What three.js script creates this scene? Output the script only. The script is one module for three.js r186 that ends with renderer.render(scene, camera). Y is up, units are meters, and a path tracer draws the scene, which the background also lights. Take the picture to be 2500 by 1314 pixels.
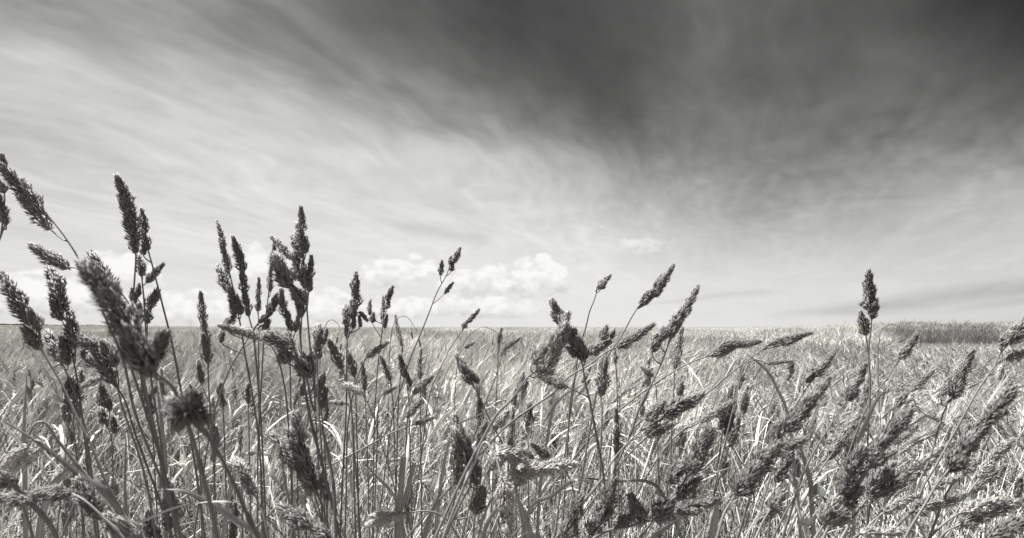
import * as THREE from 'three';
import { ImprovedNoise } from 'three/addons/math/ImprovedNoise.js';

// ---------------------------------------------------------------- camera, sky, sun, exposure
const EYE = 0.95;
const scene = new THREE.Scene();
const camera = new THREE.PerspectiveCamera(50, 2500 / 1314, 0.05, 4000);
camera.position.set(0, EYE, 0);
camera.rotation.x = THREE.MathUtils.degToRad(5.79);
camera.focus = 1.25;
camera.userData.fStop = 13;
scene.add(camera);

const renderer = new THREE.WebGLRenderer({ antialias: true });
renderer.toneMapping = THREE.LinearToneMapping;
renderer.toneMappingExposure = 2.65;   // exposed for the field
renderer.shadowMap.enabled = true;

// seeded random numbers and noise
function rngOf(a) {
  return () => { a |= 0; a = a + 0x6D2B79F5 | 0; let t = Math.imul(a ^ a >>> 15, 1 | a); t = t + Math.imul(t ^ t >>> 7, 61 | t) ^ t; return ((t ^ t >>> 14) >>> 0) / 4294967296; };
}
// value noise on a seeded lattice
const LAT = (() => { const r = rngOf(91), a = new Float32Array(65536); for (let i = 0; i < 65536; i++) a[i] = r(); return a; })();
function vnoise(x, y) {
  const xi = Math.floor(x), yi = Math.floor(y), fx = x - xi, fy = y - yi;
  const ux = fx * fx * fx * (fx * (fx * 6 - 15) + 10), uy = fy * fy * fy * (fy * (fy * 6 - 15) + 10);
  const x0 = xi & 255, x1 = (xi + 1) & 255, y0 = (yi & 255) << 8, y1 = ((yi + 1) & 255) << 8;
  const a = LAT[y0 + x0], b = LAT[y0 + x1], c = LAT[y1 + x0], d = LAT[y1 + x1];
  return a + (b - a) * ux + (c - a) * uy + (a - b - c + d) * ux * uy;
}
function fbm(x, y, n) { let s = 0, a = 0.5, t = 0; for (let i = 0; i < n; i++) { s += a * vnoise(x, y); t += a; x = x * 2.03 + 17.3; y = y * 2.03 + 9.1; a *= 0.5; } return s / t; }
const clamp = THREE.MathUtils.clamp, mix = THREE.MathUtils.lerp;
const smooth = (a, b, x) => { const t = clamp((x - a) / (b - a), 0, 1); return t * t * (3 - 2 * t); };
const lin = (c) => { c /= 255; return c <= 0.04045 ? c / 12.92 : Math.pow((c + 0.055) / 1.055, 2.4); };

// high cirrus cover: tone (0-255 display grey) by azimuth (-45..45 step 5) and elevation
const SKY_EL = [0, 2, 4, 7, 10, 13, 16, 19, 22, 25, 28, 31];
const SKY_TONES = [
  [227, 227, 227, 228, 230, 231, 231, 231, 231, 231, 231, 231, 230, 230, 227, 223, 217, 214, 213],
  [227, 227, 227, 228, 230, 231, 231, 231, 231, 231, 231, 231, 230, 228, 225, 222, 220, 215, 214],
  [226, 227, 227, 229, 230, 231, 231, 231, 231, 231, 231, 231, 229, 226, 222, 219, 218, 215, 214],
  [223, 225, 227, 229, 230, 231, 231, 231, 229, 227, 225, 223, 218, 212, 206, 201, 199, 203, 202],
  [217, 220, 225, 228, 229, 230, 229, 228, 226, 223, 218, 213, 203, 192, 182, 174, 172, 176, 173],
  [209, 214, 220, 225, 227, 227, 225, 223, 219, 215, 206, 195, 181, 165, 153, 146, 150, 150, 138],
  [200, 207, 214, 219, 218, 218, 215, 212, 206, 199, 183, 164, 149, 135, 129, 126, 130, 119, 103],
  [188, 197, 205, 205, 200, 194, 183, 173, 159, 144, 132, 117, 115, 118, 115, 111, 112, 97, 78],
  [157, 174, 179, 182, 175, 164, 156, 145, 129, 112, 103, 94, 102, 112, 105, 98, 100, 81, 56],
  [146, 154, 163, 158, 146, 137, 130, 121, 109, 95, 90, 86, 97, 111, 103, 94, 89, 67, 50],
  [146, 155, 160, 155, 139, 125, 112, 101, 92, 83, 84, 84, 95, 106, 99, 91, 85, 68, 50],
  [146, 156, 160, 154, 138, 122, 107, 94, 85, 76, 80, 84, 93, 104, 99, 91, 85, 69, 50],
];
function cubic(p0, p1, p2, p3, t) { return p1 + 0.5 * t * (p2 - p0 + t * (2 * p0 - 5 * p1 + 4 * p2 - p3 + t * (3 * (p1 - p2) + p3 - p0))); }
function rowTone(j, az) {
  const r = SKY_TONES[j], x = clamp((az + 45) / 5, 0, 17.999), i = Math.floor(x), t = x - i;
  return cubic(r[Math.max(i - 1, 0)], r[i], r[i + 1], r[Math.min(i + 2, 18)], t);
}
const ROW_MEAN = SKY_TONES.map((r) => r.reduce((a, b) => a + b) / r.length);
function tone(az, el) {
  const a = Math.abs(az), away = smooth(45, 120, a);
  let j = 0; while (j < 10 && SKY_EL[j + 1] <= el) j++;
  const t = clamp((el - SKY_EL[j]) / (SKY_EL[j + 1] - SKY_EL[j]), 0, 1);
  const row = (k) => { k = clamp(k, 0, 11); return mix(rowTone(k, az), ROW_MEAN[k], away); };
  const v = cubic(row(j - 1), row(j), row(j + 1), row(j + 2), t);
  return mix(v, 84, smooth(27, 60, el));
}
const CUMULUS = [ // azimuth, elevation of the base, half width, height, strength
  [1.6, 4.2, 4.2, 3.2, 1], [-3.4, 3.7, 4.0, 2.5, 1], [-10.4, 4.6, 3.6, 2.4, .9], [-4, 1.6, 5, 1.9, .9], [-9.6, 1.4, 4.5, 1.8, .8], [-0.6, 1.4, 3.8, 1.6, .55], [13, 7.4, 2.6, 1.5, .5],
  [-24.6, 4.4, 3.4, 3.0, .9], [-34.3, 3.8, 3.0, 2.6, 1], [-39.4, 1.8, 5, 2.6, .95], [-17, 1.2, 4.5, 2.2, .85], [-28, 0.9, 5, 2.2, .8], [-32, 1.6, 3, 1.6, .6], [-47, 2.5, 4, 2.5, .7], [58, 4, 5, 2.5, .7], [80, 3, 6, 3, .8], [-70, 3, 6, 3, .8], [-100, 4, 7, 3, .8], [120, 3, 6, 3, .8], [160, 4, 7, 3, .8], [-150, 3, 6, 3, .8]];
{
  const W = 4096, H = 2048, px = new Float32Array(W * H * 4);
  const va = THREE.MathUtils.degToRad(24), ca = Math.cos(va), sa = Math.sin(va);
  for (let y = 0; y < H; y++) {
    const el = ((y + 0.5) / H - 0.5) * Math.PI, elD = Math.max(0, el * 180 / Math.PI), ce = Math.cos(el), se = Math.max(0, Math.sin(el));
    for (let x = 0; x < W; x++) {
      const th = ((x + 0.5) / W - 0.5) * 2 * Math.PI, dx = ce * Math.cos(th), dz = ce * Math.sin(th);
      let g = 150;
      if (el > -0.01) {
        const az = Math.atan2(dx, -dz) * 180 / Math.PI;
        // the cirrus sheet lies on a plane: its streaks run to one vanishing point
        const k = 1 / (se + 0.12), X = dx * k, Z = -dz * k, s = Z * ca + X * sa, t = X * ca - Z * sa;
        const wx = fbm(s * 0.6 + 3, t * 0.8 + 8, 4) - 0.5, wy = fbm(s * 0.6 + 30, t * 0.8 + 48, 4) - 0.5;
        // slow drift of the cover itself, then long fibres, then fine ones
        const low = smooth(3, 12, elD);
        const v = tone(az + wx * 7 * low, elD + wy * 3.5 * low);
        const f1 = fbm(s * 0.45 + wx * 0.8 + 5, t * 1.6 + wy * 1.0, 4) - 0.5;
        const f2 = fbm(s * 2.1 + wx * 2.4 + 60, t * 5.8 + wy * 3.2 + 20, 5) - 0.5;
        const f3 = fbm(s * 8 + wx * 5 + 90, t * 17 + wy * 8 + 70, 5) - 0.5;
        const rip = (fbm(s * 6 + wx * 3 + 31, t * 9 + wy * 3 + 17, 4) - 0.5) * smooth(0.45, 0.62, fbm(s * 0.8 + 71, t * 0.8 + 33, 2));
        const w1 = 1 - Math.abs(2 * fbm(s * 0.9 + wx * 2 + 12, t * 3.4 + wy * 3 + 44, 5) - 1), w2 = 1 - Math.abs(2 * fbm(s * 2.6 + wx * 4 + 52, t * 9 + wy * 5 + 4, 5) - 1);
        const wisp = (Math.pow(w1, 3.5) * 0.6 + Math.pow(w2, 4) * 0.4 - 0.5) * smooth(105, 165, v);
        const mid = 1 - Math.abs(v - 150) / 150, thin = smooth(1, 14, elD);
        g = v + (f1 * 44 + f2 * 27 + f3 * 22 + rip * 26 + wisp * 22) * (0.25 + 0.75 * mid) * mix(0.22, 1, thin) * mix(0.62, 1, smooth(80, 140, v));
        // long thin gaps in the cirrus low at the right
        for (const [a0, e0, a1, e1, hw, dp] of [[24, 0.9, 46, 3.6, 0.75, 26], [36, 1.4, 52, 2.9, 0.5, 16], [12, 2.3, 24, 3.2, 0.35, 12], [-14, 10.5, -3, 8.6, 0.7, 14]]) {
          const u = (az - a0) / (a1 - a0); if (u < -0.1 || u > 1.15) continue;
          const de = (elD - mix(e0, e1, u) + wy * 1.2) / (hw * (0.5 + 0.5 * u));
          g -= dp * Math.exp(-de * de) * smooth(-0.1, 0.35, u) * smooth(1.15, 0.9, u) * (0.75 + 0.9 * (f2 + 0.3));
        }
        // low cumulus near the horizon
        if (elD < 14) {
          let m = 0, top = 0;
          for (const [a0, e0, hw, hh, st] of CUMULUS) {
            let da = az - a0; if (da > 180) da -= 360; if (da < -180) da += 360;
            if (Math.abs(da) > hw * 1.7) continue;
            const n = fbm(az * 0.62 + 200, elD * 0.95 + e0 * 7, 5), dn = (elD - e0) / hh;
            const body = 1 - Math.pow(Math.abs(da) / hw, 2.0) - (dn > 0 ? dn * dn * 1.0 : dn * dn * 9);
            const q = smooth(-0.05, 0.42, body * 0.8 + (n - 0.5) * 2.1) * st;
            if (q > m) { m = q; top = dn; }
          }
          const puff = fbm(az * 1.3 + 20, elD * 1.9 + 40, 5) - 0.5;
          g = mix(g, 249 + puff * 48 - 26 * smooth(0.35, -0.3, top), m);
        }
        g = clamp(g, 36, 251);
      }
      const L = lin(g) / renderer.toneMappingExposure, o = (y * W + x) * 4;
      px[o] = L; px[o + 1] = L * 0.992; px[o + 2] = L * 0.975; px[o + 3] = 1;
    }
  }
  const tex = new THREE.DataTexture(px, W, H, THREE.RGBAFormat, THREE.FloatType);
  tex.mapping = THREE.EquirectangularReflectionMapping;
  tex.magFilter = THREE.LinearFilter; tex.minFilter = THREE.LinearFilter;
  tex.needsUpdate = true;
  scene.background = tex;
  scene.environment = tex;
}

// high summer sun, from the left, slightly in front of the camera
const sun = new THREE.DirectionalLight(new THREE.Color(1, 0.988, 0.965), 5);
{
  const az = THREE.MathUtils.degToRad(-68), el = THREE.MathUtils.degToRad(62);
  sun.position.set(Math.sin(az) * Math.cos(el) * 60, Math.sin(el) * 60, -Math.cos(az) * Math.cos(el) * 60);
  sun.target.position.set(0, 0, -6);
  sun.position.z -= 6;
  sun.castShadow = true;
  sun.shadow.mapSize.set(2048, 2048);
  const c = sun.shadow.camera; c.left = -30; c.right = 30; c.top = 30; c.bottom = -30; c.near = 1; c.far = 150;
  scene.add(sun, sun.target);
}

// ---------------------------------------------------------------- mesh builder
const V = (x, y, z) => new THREE.Vector3(x, y, z);
const names = {};
function numbered(n) { names[n] = (names[n] ?? -1) + 1; return names[n] ? `${n}_${String(names[n]).padStart(3, '0')}` : n; }
class Build {
  constructor() { this.p = []; this.c = []; this.i = []; }
  vert(v, c) { this.p.push(v.x, v.y, v.z); this.c.push(c[0], c[1], c[2]); return this.p.length / 3 - 1; }
  tri(a, b, c) { this.i.push(a, b, c); }
  quad(a, b, c, d) { this.i.push(a, b, c, a, c, d); }
  tube(pts, rad, sides, col) {           // pts: Vector3 list, rad(t): radius
    let prev = null; const n = pts.length, u = V(0, 0, 0), w = V(0, 0, 0), d = V(0, 0, 0), q = V(0, 0, 0);
    u.set(1, 0.13, 0.21);
    for (let k = 0; k < n; k++) {
      d.subVectors(pts[Math.min(k + 1, n - 1)], pts[Math.max(k - 1, 0)]).normalize();
      u.addScaledVector(d, -u.dot(d)).normalize(); w.crossVectors(d, u);
      const r = rad(k / (n - 1)), ring = [];
      for (let s = 0; s < sides; s++) { const a = s / sides * 2 * Math.PI; q.copy(pts[k]).addScaledVector(u, Math.cos(a) * r).addScaledVector(w, Math.sin(a) * r); ring.push(this.vert(q, col)); }
      if (prev) for (let s = 0; s < sides; s++) { const e = (s + 1) % sides; this.quad(prev[s], prev[e], ring[e], ring[s]); }
      prev = ring;
    }
  }
  ribbon(pts, wid, side, fold, col, twist = 0) {   // side: across direction; fold: depth of the midrib as a share of the width
    let prev = null; const n = pts.length, d = V(0, 0, 0), u = V(0, 0, 0), w = V(0, 0, 0), q = V(0, 0, 0), s0 = side.clone();
    for (let k = 0; k < n; k++) {
      d.subVectors(pts[Math.min(k + 1, n - 1)], pts[Math.max(k - 1, 0)]).normalize();
      u.copy(s0).applyAxisAngle(d, twist * k / (n - 1)).addScaledVector(d, -u.dot(d)); u.addScaledVector(d, -u.dot(d)).normalize(); w.crossVectors(d, u);
      const h = wid(k / (n - 1)) / 2;
      const row = [this.vert(q.copy(pts[k]).addScaledVector(u, -h), col), this.vert(q.copy(pts[k]).addScaledVector(w, -h * fold * 2), col), this.vert(q.copy(pts[k]).addScaledVector(u, h), col)];
      if (prev) { this.quad(prev[0], prev[1], row[1], row[0]); this.quad(prev[1], prev[2], row[2], row[1]); }
      prev = row;
    }
  }
  grain(o, D, W, T, L, hw, ht, bend, col, fine) {   // a pointed scale: o base, D along, W across, T outward
    const q = V(0, 0, 0), at = (t, a, b) => q.copy(o).addScaledVector(D, L * t).addScaledVector(T, bend * L * t * t + b).addScaledVector(W, a);
    const ring = (t, f) => [this.vert(at(t, hw * f, 0), col), this.vert(at(t, 0, ht * f), col), this.vert(at(t, -hw * f, 0), col), this.vert(at(t, 0, -ht * f), col)];
    const b = this.vert(at(0, 0, 0), col), tip = this.vert(at(1, 0, 0), col);
    const r1 = ring(fine ? 0.28 : 0.4, 1);
    for (let k = 0; k < 4; k++) this.tri(b, r1[(k + 1) % 4], r1[k]);
    let r = r1;
    if (fine) { const r2 = ring(0.68, 0.62); for (let k = 0; k < 4; k++) this.quad(r1[k], r1[(k + 1) % 4], r2[(k + 1) % 4], r2[k]); r = r2; }
    for (let k = 0; k < 4; k++) this.tri(r[k], r[(k + 1) % 4], tip);
  }
  geometry() {
    const g = new THREE.BufferGeometry();
    g.setAttribute('position', new THREE.Float32BufferAttribute(this.p, 3));
    g.setAttribute('color', new THREE.Float32BufferAttribute(this.c, 3));
    g.setIndex(this.i); g.computeVertexNormals();
    return g;
  }
  mesh(name, m, parent) {
    const o = new THREE.Mesh(this.geometry(), m); o.name = name; o.castShadow = o.receiveShadow = true;
    (parent ?? scene).add(o); return o;
  }
}
function tag(o, label, category, group, kind) { o.userData = { label, category }; if (group) o.userData.group = group; if (kind) o.userData.kind = kind; return o; }
function curve(points, n) { return new THREE.CatmullRomCurve3(points, false, 'centripetal').getPoints(n); }

// ---------------------------------------------------------------- materials (colours come from the vertices)
const leafMat = new THREE.MeshPhysicalMaterial({ color: 0xffffff, vertexColors: true, roughness: 0.5, transmission: 0.2, thickness: 0, specularIntensity: 0.7, side: THREE.DoubleSide });
const stemMat = new THREE.MeshPhysicalMaterial({ color: 0xffffff, vertexColors: true, roughness: 0.5, specularIntensity: 0.7 });
const seedMat = new THREE.MeshPhysicalMaterial({ color: 0xffffff, vertexColors: true, roughness: 0.6, transmission: 0.16, thickness: 0, specularIntensity: 0.5 });
const strawMat = new THREE.MeshPhysicalMaterial({ color: 0xffffff, vertexColors: true, roughness: 0.55, transmission: 0.26, thickness: 0, specularIntensity: 0.6, side: THREE.DoubleSide });
const SEED = [0.225, 0.217, 0.211], STALK = [0.14, 0.137, 0.131], BLADE = [0.4, 0.395, 0.385], STRAW = [0.7, 0.69, 0.672], GREEN = [0.12, 0.122, 0.112];
const shadeOf = (c, k) => [c[0] * k, c[1] * k, c[2] * k];

// ---------------------------------------------------------------- ground
function terrain(x, z) {
  const d = -z, r = Math.hypot(x, z), az = Math.atan2(x, Math.max(d, 1e-3)) * 180 / Math.PI;
  const right = smooth(20, 36, az) * (d > 0 ? 1 : 0);
  let h = right * 0.34 * clamp((d - 4) / 17, 0, 1.06);
  h += 0.05 * (fbm(x * 0.15 + 40, z * 0.15 + 70, 3) - 0.5) * smooth(2, 6, r);
  h += 0.58 * smooth(85, 150, r) * (1 - 0.55 * right) + 0.42 * smooth(60, 160, r) * smooth(-18, -42, az) + 0.12 * smooth(60, 160, r);
  return h;
}
function soilTexture(seed, size, lo, hi, tint) {
  const r = rngOf(seed), px = new Uint8Array(size * size * 4), n = 256;
  for (let y = 0; y < size; y++) for (let x = 0; x < size; x++) {
    const a = fbm(x / size * n / 4, y / size * n / 4, 2), b = vnoise(x / size * 64, y / size * 64), e = r();
    const v = mix(lo, hi, clamp(0.5 * a + 0.3 * b + 0.3 * e - 0.05, 0, 1)), o = (y * size + x) * 4;
    px[o] = v * tint[0]; px[o + 1] = v * tint[1]; px[o + 2] = v * tint[2]; px[o + 3] = 255;
  }
  const t = new THREE.DataTexture(px, size, size); t.colorSpace = THREE.SRGBColorSpace; t.wrapS = t.wrapT = THREE.RepeatWrapping; t.magFilter = THREE.LinearFilter; t.minFilter = THREE.LinearMipmapLinearFilter; t.generateMipmaps = true; t.needsUpdate = true;
  return t;
}
{
  // one sheet to the horizon: rings about the viewpoint, finer near it
  const rings = [], R = [0.3]; while (R[R.length - 1] < 2500) R.push(R[R.length - 1] * 1.09 + 0.05);
  const g = new THREE.BufferGeometry(), p = [], uv = [], idx = [], N = 120;
  p.push(0, terrain(0, 0), 0); uv.push(0, 0);
  R.forEach((r) => { for (let k = 0; k < N; k++) { const a = k / N * 2 * Math.PI, x = Math.sin(a) * r, z = -Math.cos(a) * r; p.push(x, terrain(x, z), z); uv.push(x / 3, z / 3); } });
  for (let k = 0; k < N; k++) idx.push(0, 1 + (k + 1) % N, 1 + k);
  for (let j = 0; j + 1 < R.length; j++) for (let k = 0; k < N; k++) { const a = 1 + j * N + k, b = 1 + j * N + (k + 1) % N, c = a + N, d = b + N; idx.push(a, b, d, a, d, c); }
  g.setAttribute('position', new THREE.Float32BufferAttribute(p, 3)); g.setAttribute('uv', new THREE.Float32BufferAttribute(uv, 2)); g.setIndex(idx); g.computeVertexNormals();
  const ground = new THREE.Mesh(g, new THREE.MeshStandardMaterial({ map: soilTexture(5, 512, 60, 140, [1, 0.98, 0.95]), roughness: 0.95, side: THREE.DoubleSide }));
  ground.name = 'ground'; ground.receiveShadow = true; ground.userData.kind = 'structure'; scene.add(ground);
}

// far hedge on the skyline at the left
{
  const r = rngOf(44), hedge = new THREE.Group(); hedge.name = 'hedge'; scene.add(hedge);
  tag(hedge, 'dark low hedge line on the skyline at far left', 'hedge');
  const b = new Build(), q = V(0, 0, 0);
  for (let k = 0; k < 260; k++) {
    const az = THREE.MathUtils.degToRad(mix(-52, -34, k / 259)), D = mix(330, 520, k / 259), x = Math.sin(az) * D, z = -Math.cos(az) * D;
    const h = (1.6 + 2.0 * fbm(k * 0.07, 3, 3)) * mix(1.15, 0.45, k / 259), y0 = terrain(x, z);
    b.tube([V(x, y0 - 0.3, z), V(x, y0 + h * 0.6, z)], () => 0.09, 4, [0.07, 0.07, 0.06]);
    for (let m = 0; m < 26; m++) {
      const lx = x + (r() - 0.5) * 3.4, lz = z + (r() - 0.5) * 2, ly = y0 + Math.pow(r(), 0.7) * h, s = 0.3 + r() * 0.45, a = r() * 6.28, c = [0.075 + r() * 0.03, 0.08 + r() * 0.03, 0.07 + r() * 0.02];
      const i0 = b.vert(q.set(lx - Math.cos(a) * s, ly - s * 0.6, lz - Math.sin(a) * s), c), i1 = b.vert(q.set(lx + Math.cos(a) * s, ly - s * 0.4, lz + Math.sin(a) * s), c), i2 = b.vert(q.set(lx + (r() - 0.5) * s, ly + s * 0.7, lz + (r() - 0.5) * s), c);
      b.tri(i0, i1, i2);
    }
  }
  b.mesh('crown', leafMat, hedge);
}

// ---------------------------------------------------------------- barley
function barley(o, r, { H = 0.68, lean = 0.15, nod = 1.2, dir = r() * 6.28, fine = false, k = 1, leaves = 2 }) {
  // o: { stem, ear, awn, leaf } builders (may be one); the plant grows from the origin
  const cd = Math.cos(dir), sd = Math.sin(dir), L = H * (0.94 + r() * 0.14), pts = []; let a = lean * (0.3 + r() * 0.5), x = 0, y = -0.02;
  const n = fine ? 12 : 6;
  for (let i = 0; i <= n; i++) { pts.push(V(cd * x, y, sd * x)); const t = i / n; a += lean * 1.6 / n * t + (t > 0.78 ? nod * 0.5 / (n * 0.22) : 0); x += Math.sin(a) * L / n; y += Math.cos(a) * L / n; }
  const tone = 0.62 + r() * 0.72, c0 = shadeOf(STRAW, tone * k), cs = shadeOf(r() < 0.55 ? STRAW : BLADE, tone * 0.9 * k);
  o.stem.tube(pts, (t) => mix(0.0022, 0.0013, t), 3, cs);
  const base = pts[n], D = V(0, 0, 0).subVectors(pts[n], pts[n - 1]).normalize(), U = V(-sd, 0, cd), T = V(0, 0, 0).crossVectors(D, U).normalize(), el = 0.06 + r() * 0.028, roll = r() * 3;
  U.applyAxisAngle(D, roll); T.applyAxisAngle(D, roll);
  const P = (t) => base.clone().addScaledVector(D, t * el).add(V(cd * 0.012 * nod * t * t, -0.012 * nod * t * t, sd * 0.012 * nod * t * t));
  const N = fine ? 11 : 0, q = V(0, 0, 0), g = V(0, 0, 0);
  if (fine) for (let i = 0; i < N; i++) for (const s of [-1, 1]) {
    const t = (i + (s > 0 ? 0.5 : 0)) / N, f = Math.sin(Math.PI * (0.15 + 0.8 * t));
    g.copy(D).multiplyScalar(0.94).addScaledVector(U, s * 0.34).normalize();
    o.ear.grain(P(t).addScaledVector(U, s * 0.0012), g, T, q.copy(U).multiplyScalar(s).clone(), 0.0115, 0.0024 * (0.7 + 0.3 * f), 0.002, -0.05, shadeOf(c0, 0.88 + r() * 0.24), false);
  } else {
    o.ear.tube([0, 0.25, 0.6, 1].map(P), (t) => 0.0056 * Math.sin(Math.PI * (0.12 + 0.8 * t)), 5, c0);
  }
  const na = fine ? 20 : 9, ca = shadeOf(c0, 1.12);
  for (let i = 0; i < na; i++) {
    const t = i / na, s = i % 2 ? 1 : -1, p0 = P(t * 0.95 + 0.03), al = 0.085 + r() * 0.04, w = fine ? 0.0007 : 0.0011;
    g.copy(D).addScaledVector(U, s * (0.1 + r() * 0.14)).addScaledVector(T, (r() - 0.5) * 0.2).normalize();
    const e = p0.clone().addScaledVector(g, al).add(V(0, -0.01 * nod, 0)), i0 = o.awn.vert(q.copy(p0).addScaledVector(T, w), ca), i1 = o.awn.vert(q.copy(p0).addScaledVector(T, -w), ca), i2 = o.awn.vert(e, ca);
    o.awn.tri(i0, i1, i2);
    const i3 = o.awn.vert(q.copy(p0).addScaledVector(U, w), ca), i4 = o.awn.vert(q.copy(p0).addScaledVector(U, -w), ca), i5 = o.awn.vert(e, ca); o.awn.tri(i3, i4, i5);
  }
  for (let i = 0; i < leaves; i++) {
    const at = 0.35 + 0.4 * i / Math.max(1, leaves - 1) + r() * 0.1, p0 = pts[Math.round(at * n)], a2 = r() * 6.28, ll = 0.13 + r() * 0.13, lift = 0.2 + r() * 0.8, cx = Math.cos(a2), cz = Math.sin(a2), m = fine ? 7 : 4, lp = [];
    const droop = 0.4 + r() * 1.4; let an = Math.PI / 2 - 0.25 - r() * 0.4, px = 0, py = 0;
    for (let s = 0; s <= m; s++) { lp.push(V(p0.x + cx * px, p0.y + py, p0.z + cz * px)); px += Math.cos(an) * ll / m; py += Math.sin(an) * ll / m; an -= droop * 1.6 / m * (s / m + 0.3) * lift * 1.6; }
    const w = 0.0045 + r() * 0.005;
    (i ? o.leaf2 ?? o.leaf : o.leaf).ribbon(lp, (t) => w * (1 - Math.pow(t, 2.2)) * (0.55 + Math.min(t * 4, 0.45)) + 0.0004, V(-cz, 0, cx), 0.14, shadeOf(r() < 0.5 ? BLADE : STRAW, (0.55 + r() * 0.75) * k), (r() - 0.5) * 1.6);
  }
}
// height of the crop above the ground: knocked flat at the right, cut in a strip beyond that
function cropState(x, z) {
  const d = -z, s = x / Math.max(d, 0.01), wob = (fbm(x * 0.6 + 11, z * 0.6 + 4, 3) - 0.5);
  const cut = s + wob * 0.1 > 0.64 && d > 8.2 + wob * 2 && d < 20.6 + wob * 0.8;
  if (cut) return 'cut';
  if (s + wob * 0.5 > 0.40 && d < 8.6 + wob * 2) return 'lodged';
  const low = fbm(x * 0.28 + 70, z * 0.28 + 20, 3);
  if (low > 0.53 && d < 22 && d > 3) return 'lodged';
  return 'standing';
}
const barleyStuff = [];
function clump(seed, n, spread, opts, mat, name) {
  const r = rngOf(seed), all = new Build();
  for (let i = 0; i < n; i++) {
    const one = new Build(); barley({ stem: one, ear: one, awn: one, leaf: one }, r, opts(r));
    const x = (r() - 0.5) * spread, z = (r() - 0.5) * spread, off = all.p.length / 3;
    for (let k = 0; k < one.p.length; k += 3) all.p.push(one.p[k] + x, one.p[k + 1], one.p[k + 2] + z);
    all.c.push(...one.c); for (const k of one.i) all.i.push(k + off);
  }
  return all.geometry();
}
function scatter(geos, spots, name, label, category, mat) {
  // spots: [x, y, z, turn, scale, scaleY, tone]; the copies are dealt out over the variants
  geos.forEach((g, v) => {
    const mine = spots.filter((_, i) => i % geos.length === v); if (!mine.length) return;
    const m = new THREE.InstancedMesh(g, mat, mine.length), e = new THREE.Object3D(), c = new THREE.Color();
    mine.forEach(([x, y, z, a, s, sy, t], i) => { e.position.set(x, y, z); e.rotation.set(0, a, 0); e.scale.set(s, s * sy, s); e.updateMatrix(); m.setMatrixAt(i, e.matrix); m.setColorAt(i, c.setRGB(t, t, t * 0.985)); });
    m.name = numbered(name); m.castShadow = m.receiveShadow = true; tag(m, label, category, null, 'stuff'); scene.add(m);
  });
}
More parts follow.
